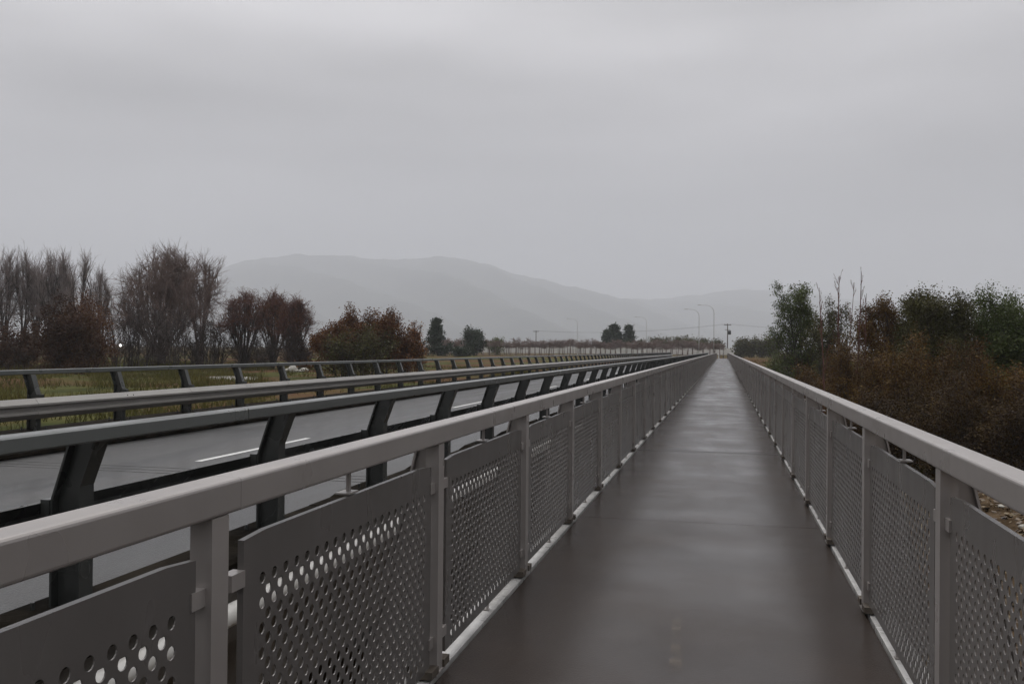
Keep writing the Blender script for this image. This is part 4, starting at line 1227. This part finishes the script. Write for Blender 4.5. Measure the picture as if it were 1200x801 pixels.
def utility_pole(u, v_top, depth, label, transformer):
    x, y = at_depth(u, depth); zb = tz(x, y); h = top_z(u, v_top, depth) - zb
    root = empty('utility_pole', (x, y, zb)); tag(root, label, 'pole', 'utility poles')
    MB().tube([(0, 0, -0.3), (0, 0, h)], [0.2, 0.14], 8).build('pole', M['wood_pole'], root)
    MB().box(-1.15, 1.15, -0.22, -0.145, h - 0.55, h - 0.35).build('crossarm', M['wood_pole'], root)
    ins = MB().tube([(0, 0, 0), (0, 0, 0.2)], 0.06, 6).mesh('insulator', M['dark_box'])
    for q in (-1.0, -0.5, 0.5, 1.0):
        link('insulator', ins, root, (q, -0.18, h - 0.35))
    if transformer:
        MB().box(0.16, 1.1, -0.45, 0.45, h - 3.6, h - 2.3).build('transformer', M['dark_box'], root)
        MB().box(-0.9, 0.9, -0.22, -0.142, h - 2.1, h - 1.95).build('crossarm', M['wood_pole'], root)
    return (x, y, zb + h - 0.12)
pA = utility_pole(852.5, 379, 300, 'timber utility pole with crossarm and dark transformer past the footbridge end', True)
pB = utility_pole(628, 387, 370, 'timber utility pole with crossarm behind the orchard', False)
def wire(a, b, off, sag, label):
    pts = []
    for k in range(15):
        t = k / 14
        pts.append((a[0] + (b[0] - a[0]) * t + off, a[1] + (b[1] - a[1]) * t - 0.18, a[2] + (b[2] - a[2]) * t - sag * 4 * t * (1 - t)))
    tag(MB().tube(pts, 0.018, 3).build('overhead_wire', M['dark_box']), label, 'wire', 'overhead wires')
xc, yc = at_depth(1080, 330)
for off in (-1.0, 1.0):
    wire(pA, pB, off, 1.6, 'thin overhead wire between the two utility poles')
    wire(pA, (xc, yc, pA[2]), off, 1.4, 'thin overhead wire from the transformer pole away over the trees')

# path beyond the footbridge and its bollards
pv = [(-1.5, DECK_END + 0.02), (1.0, DECK_END + 0.02), (1.0, 206), (-1.3, 206)]
tag(MB().add([(a, b, tz(a, b) * 0 - 0.02) for a, b in pv[:2]] + [(a, b, -0.12) for a, b in pv[2:]], [(0, 1, 2, 3)]).build('footpath', M['deck']), 'path running on from the footbridge', kind='structure')
def bollard(x, y, h, mat, label, grp=None):
    zb = -0.06
    r = empty('bollard', (x, y, zb)); tag(r, label, 'bollard', grp)
    MB().tube([(0, 0, -0.2), (0, 0, h - 0.06), (0, 0, h)], [0.10, 0.10, 0.06], 10).build('shaft', mat, r)
    MB().tube([(0, 0, h * 0.72), (0, 0, h * 0.82)], 0.104, 10).build('band', M['galv_pole'], r)
bollard(-1.0, DECK_END + 3, 1.0, M['white'], 'white bollard at the end of the footbridge')
bollard(-0.1, DECK_END + 9, 1.1, M['wood_pole'], 'brown timber bollard in the middle of the path end')
bollard(0.8, DECK_END + 9, 1.1, M['wood_pole'], 'brown timber bollard on the shrub side of the path end')

# lamp burning among the trees on the far bank
x, y = at_depth(141, 100); zb = tz(x, y)
yl = empty('yard_lamp', (x, y, zb)); tag(yl, 'small lit white lamp on a post among the dark trees', 'lamp')
zt = top_z(141, 404.5, 100) - zb
MB().tube([(0, 0, -0.2), (0, 0, zt - 0.12)], 0.05, 8).build('post', M['wood_pole'], yl)
MB().tube([(0, 0, zt - 0.14), (0, 0, zt - 0.06), (0, 0, zt + 0.06), (0, 0, zt + 0.13)], [0.04, 0.11, 0.11, 0.03], 10).build('globe', M['lit'], yl, smooth=True)

# ------------------------------------------------------------------ damp air
hz = MB().box(-14500, 14500, -1200, 14500, -6.0, 1150.0).mesh('haze', M['ground'])
hz.materials.clear()
hm = bpy.data.materials.new('haze_air'); hm.use_nodes = True
hn = hm.node_tree.nodes; hl = hm.node_tree.links
hn.remove(hn['Principled BSDF'])
pv_ = hn.new('ShaderNodeVolumePrincipled')
pv_.inputs['Color'].default_value = (0.765, 0.785, 0.828, 1)
pv_.inputs['Density'].default_value = 0.00025
hl.new(pv_.outputs[0], hn['Material Output'].inputs['Volume'])
hz.materials.append(hm)
tag(link('haze', hz), 'thin grey drizzle haze', kind='stuff')
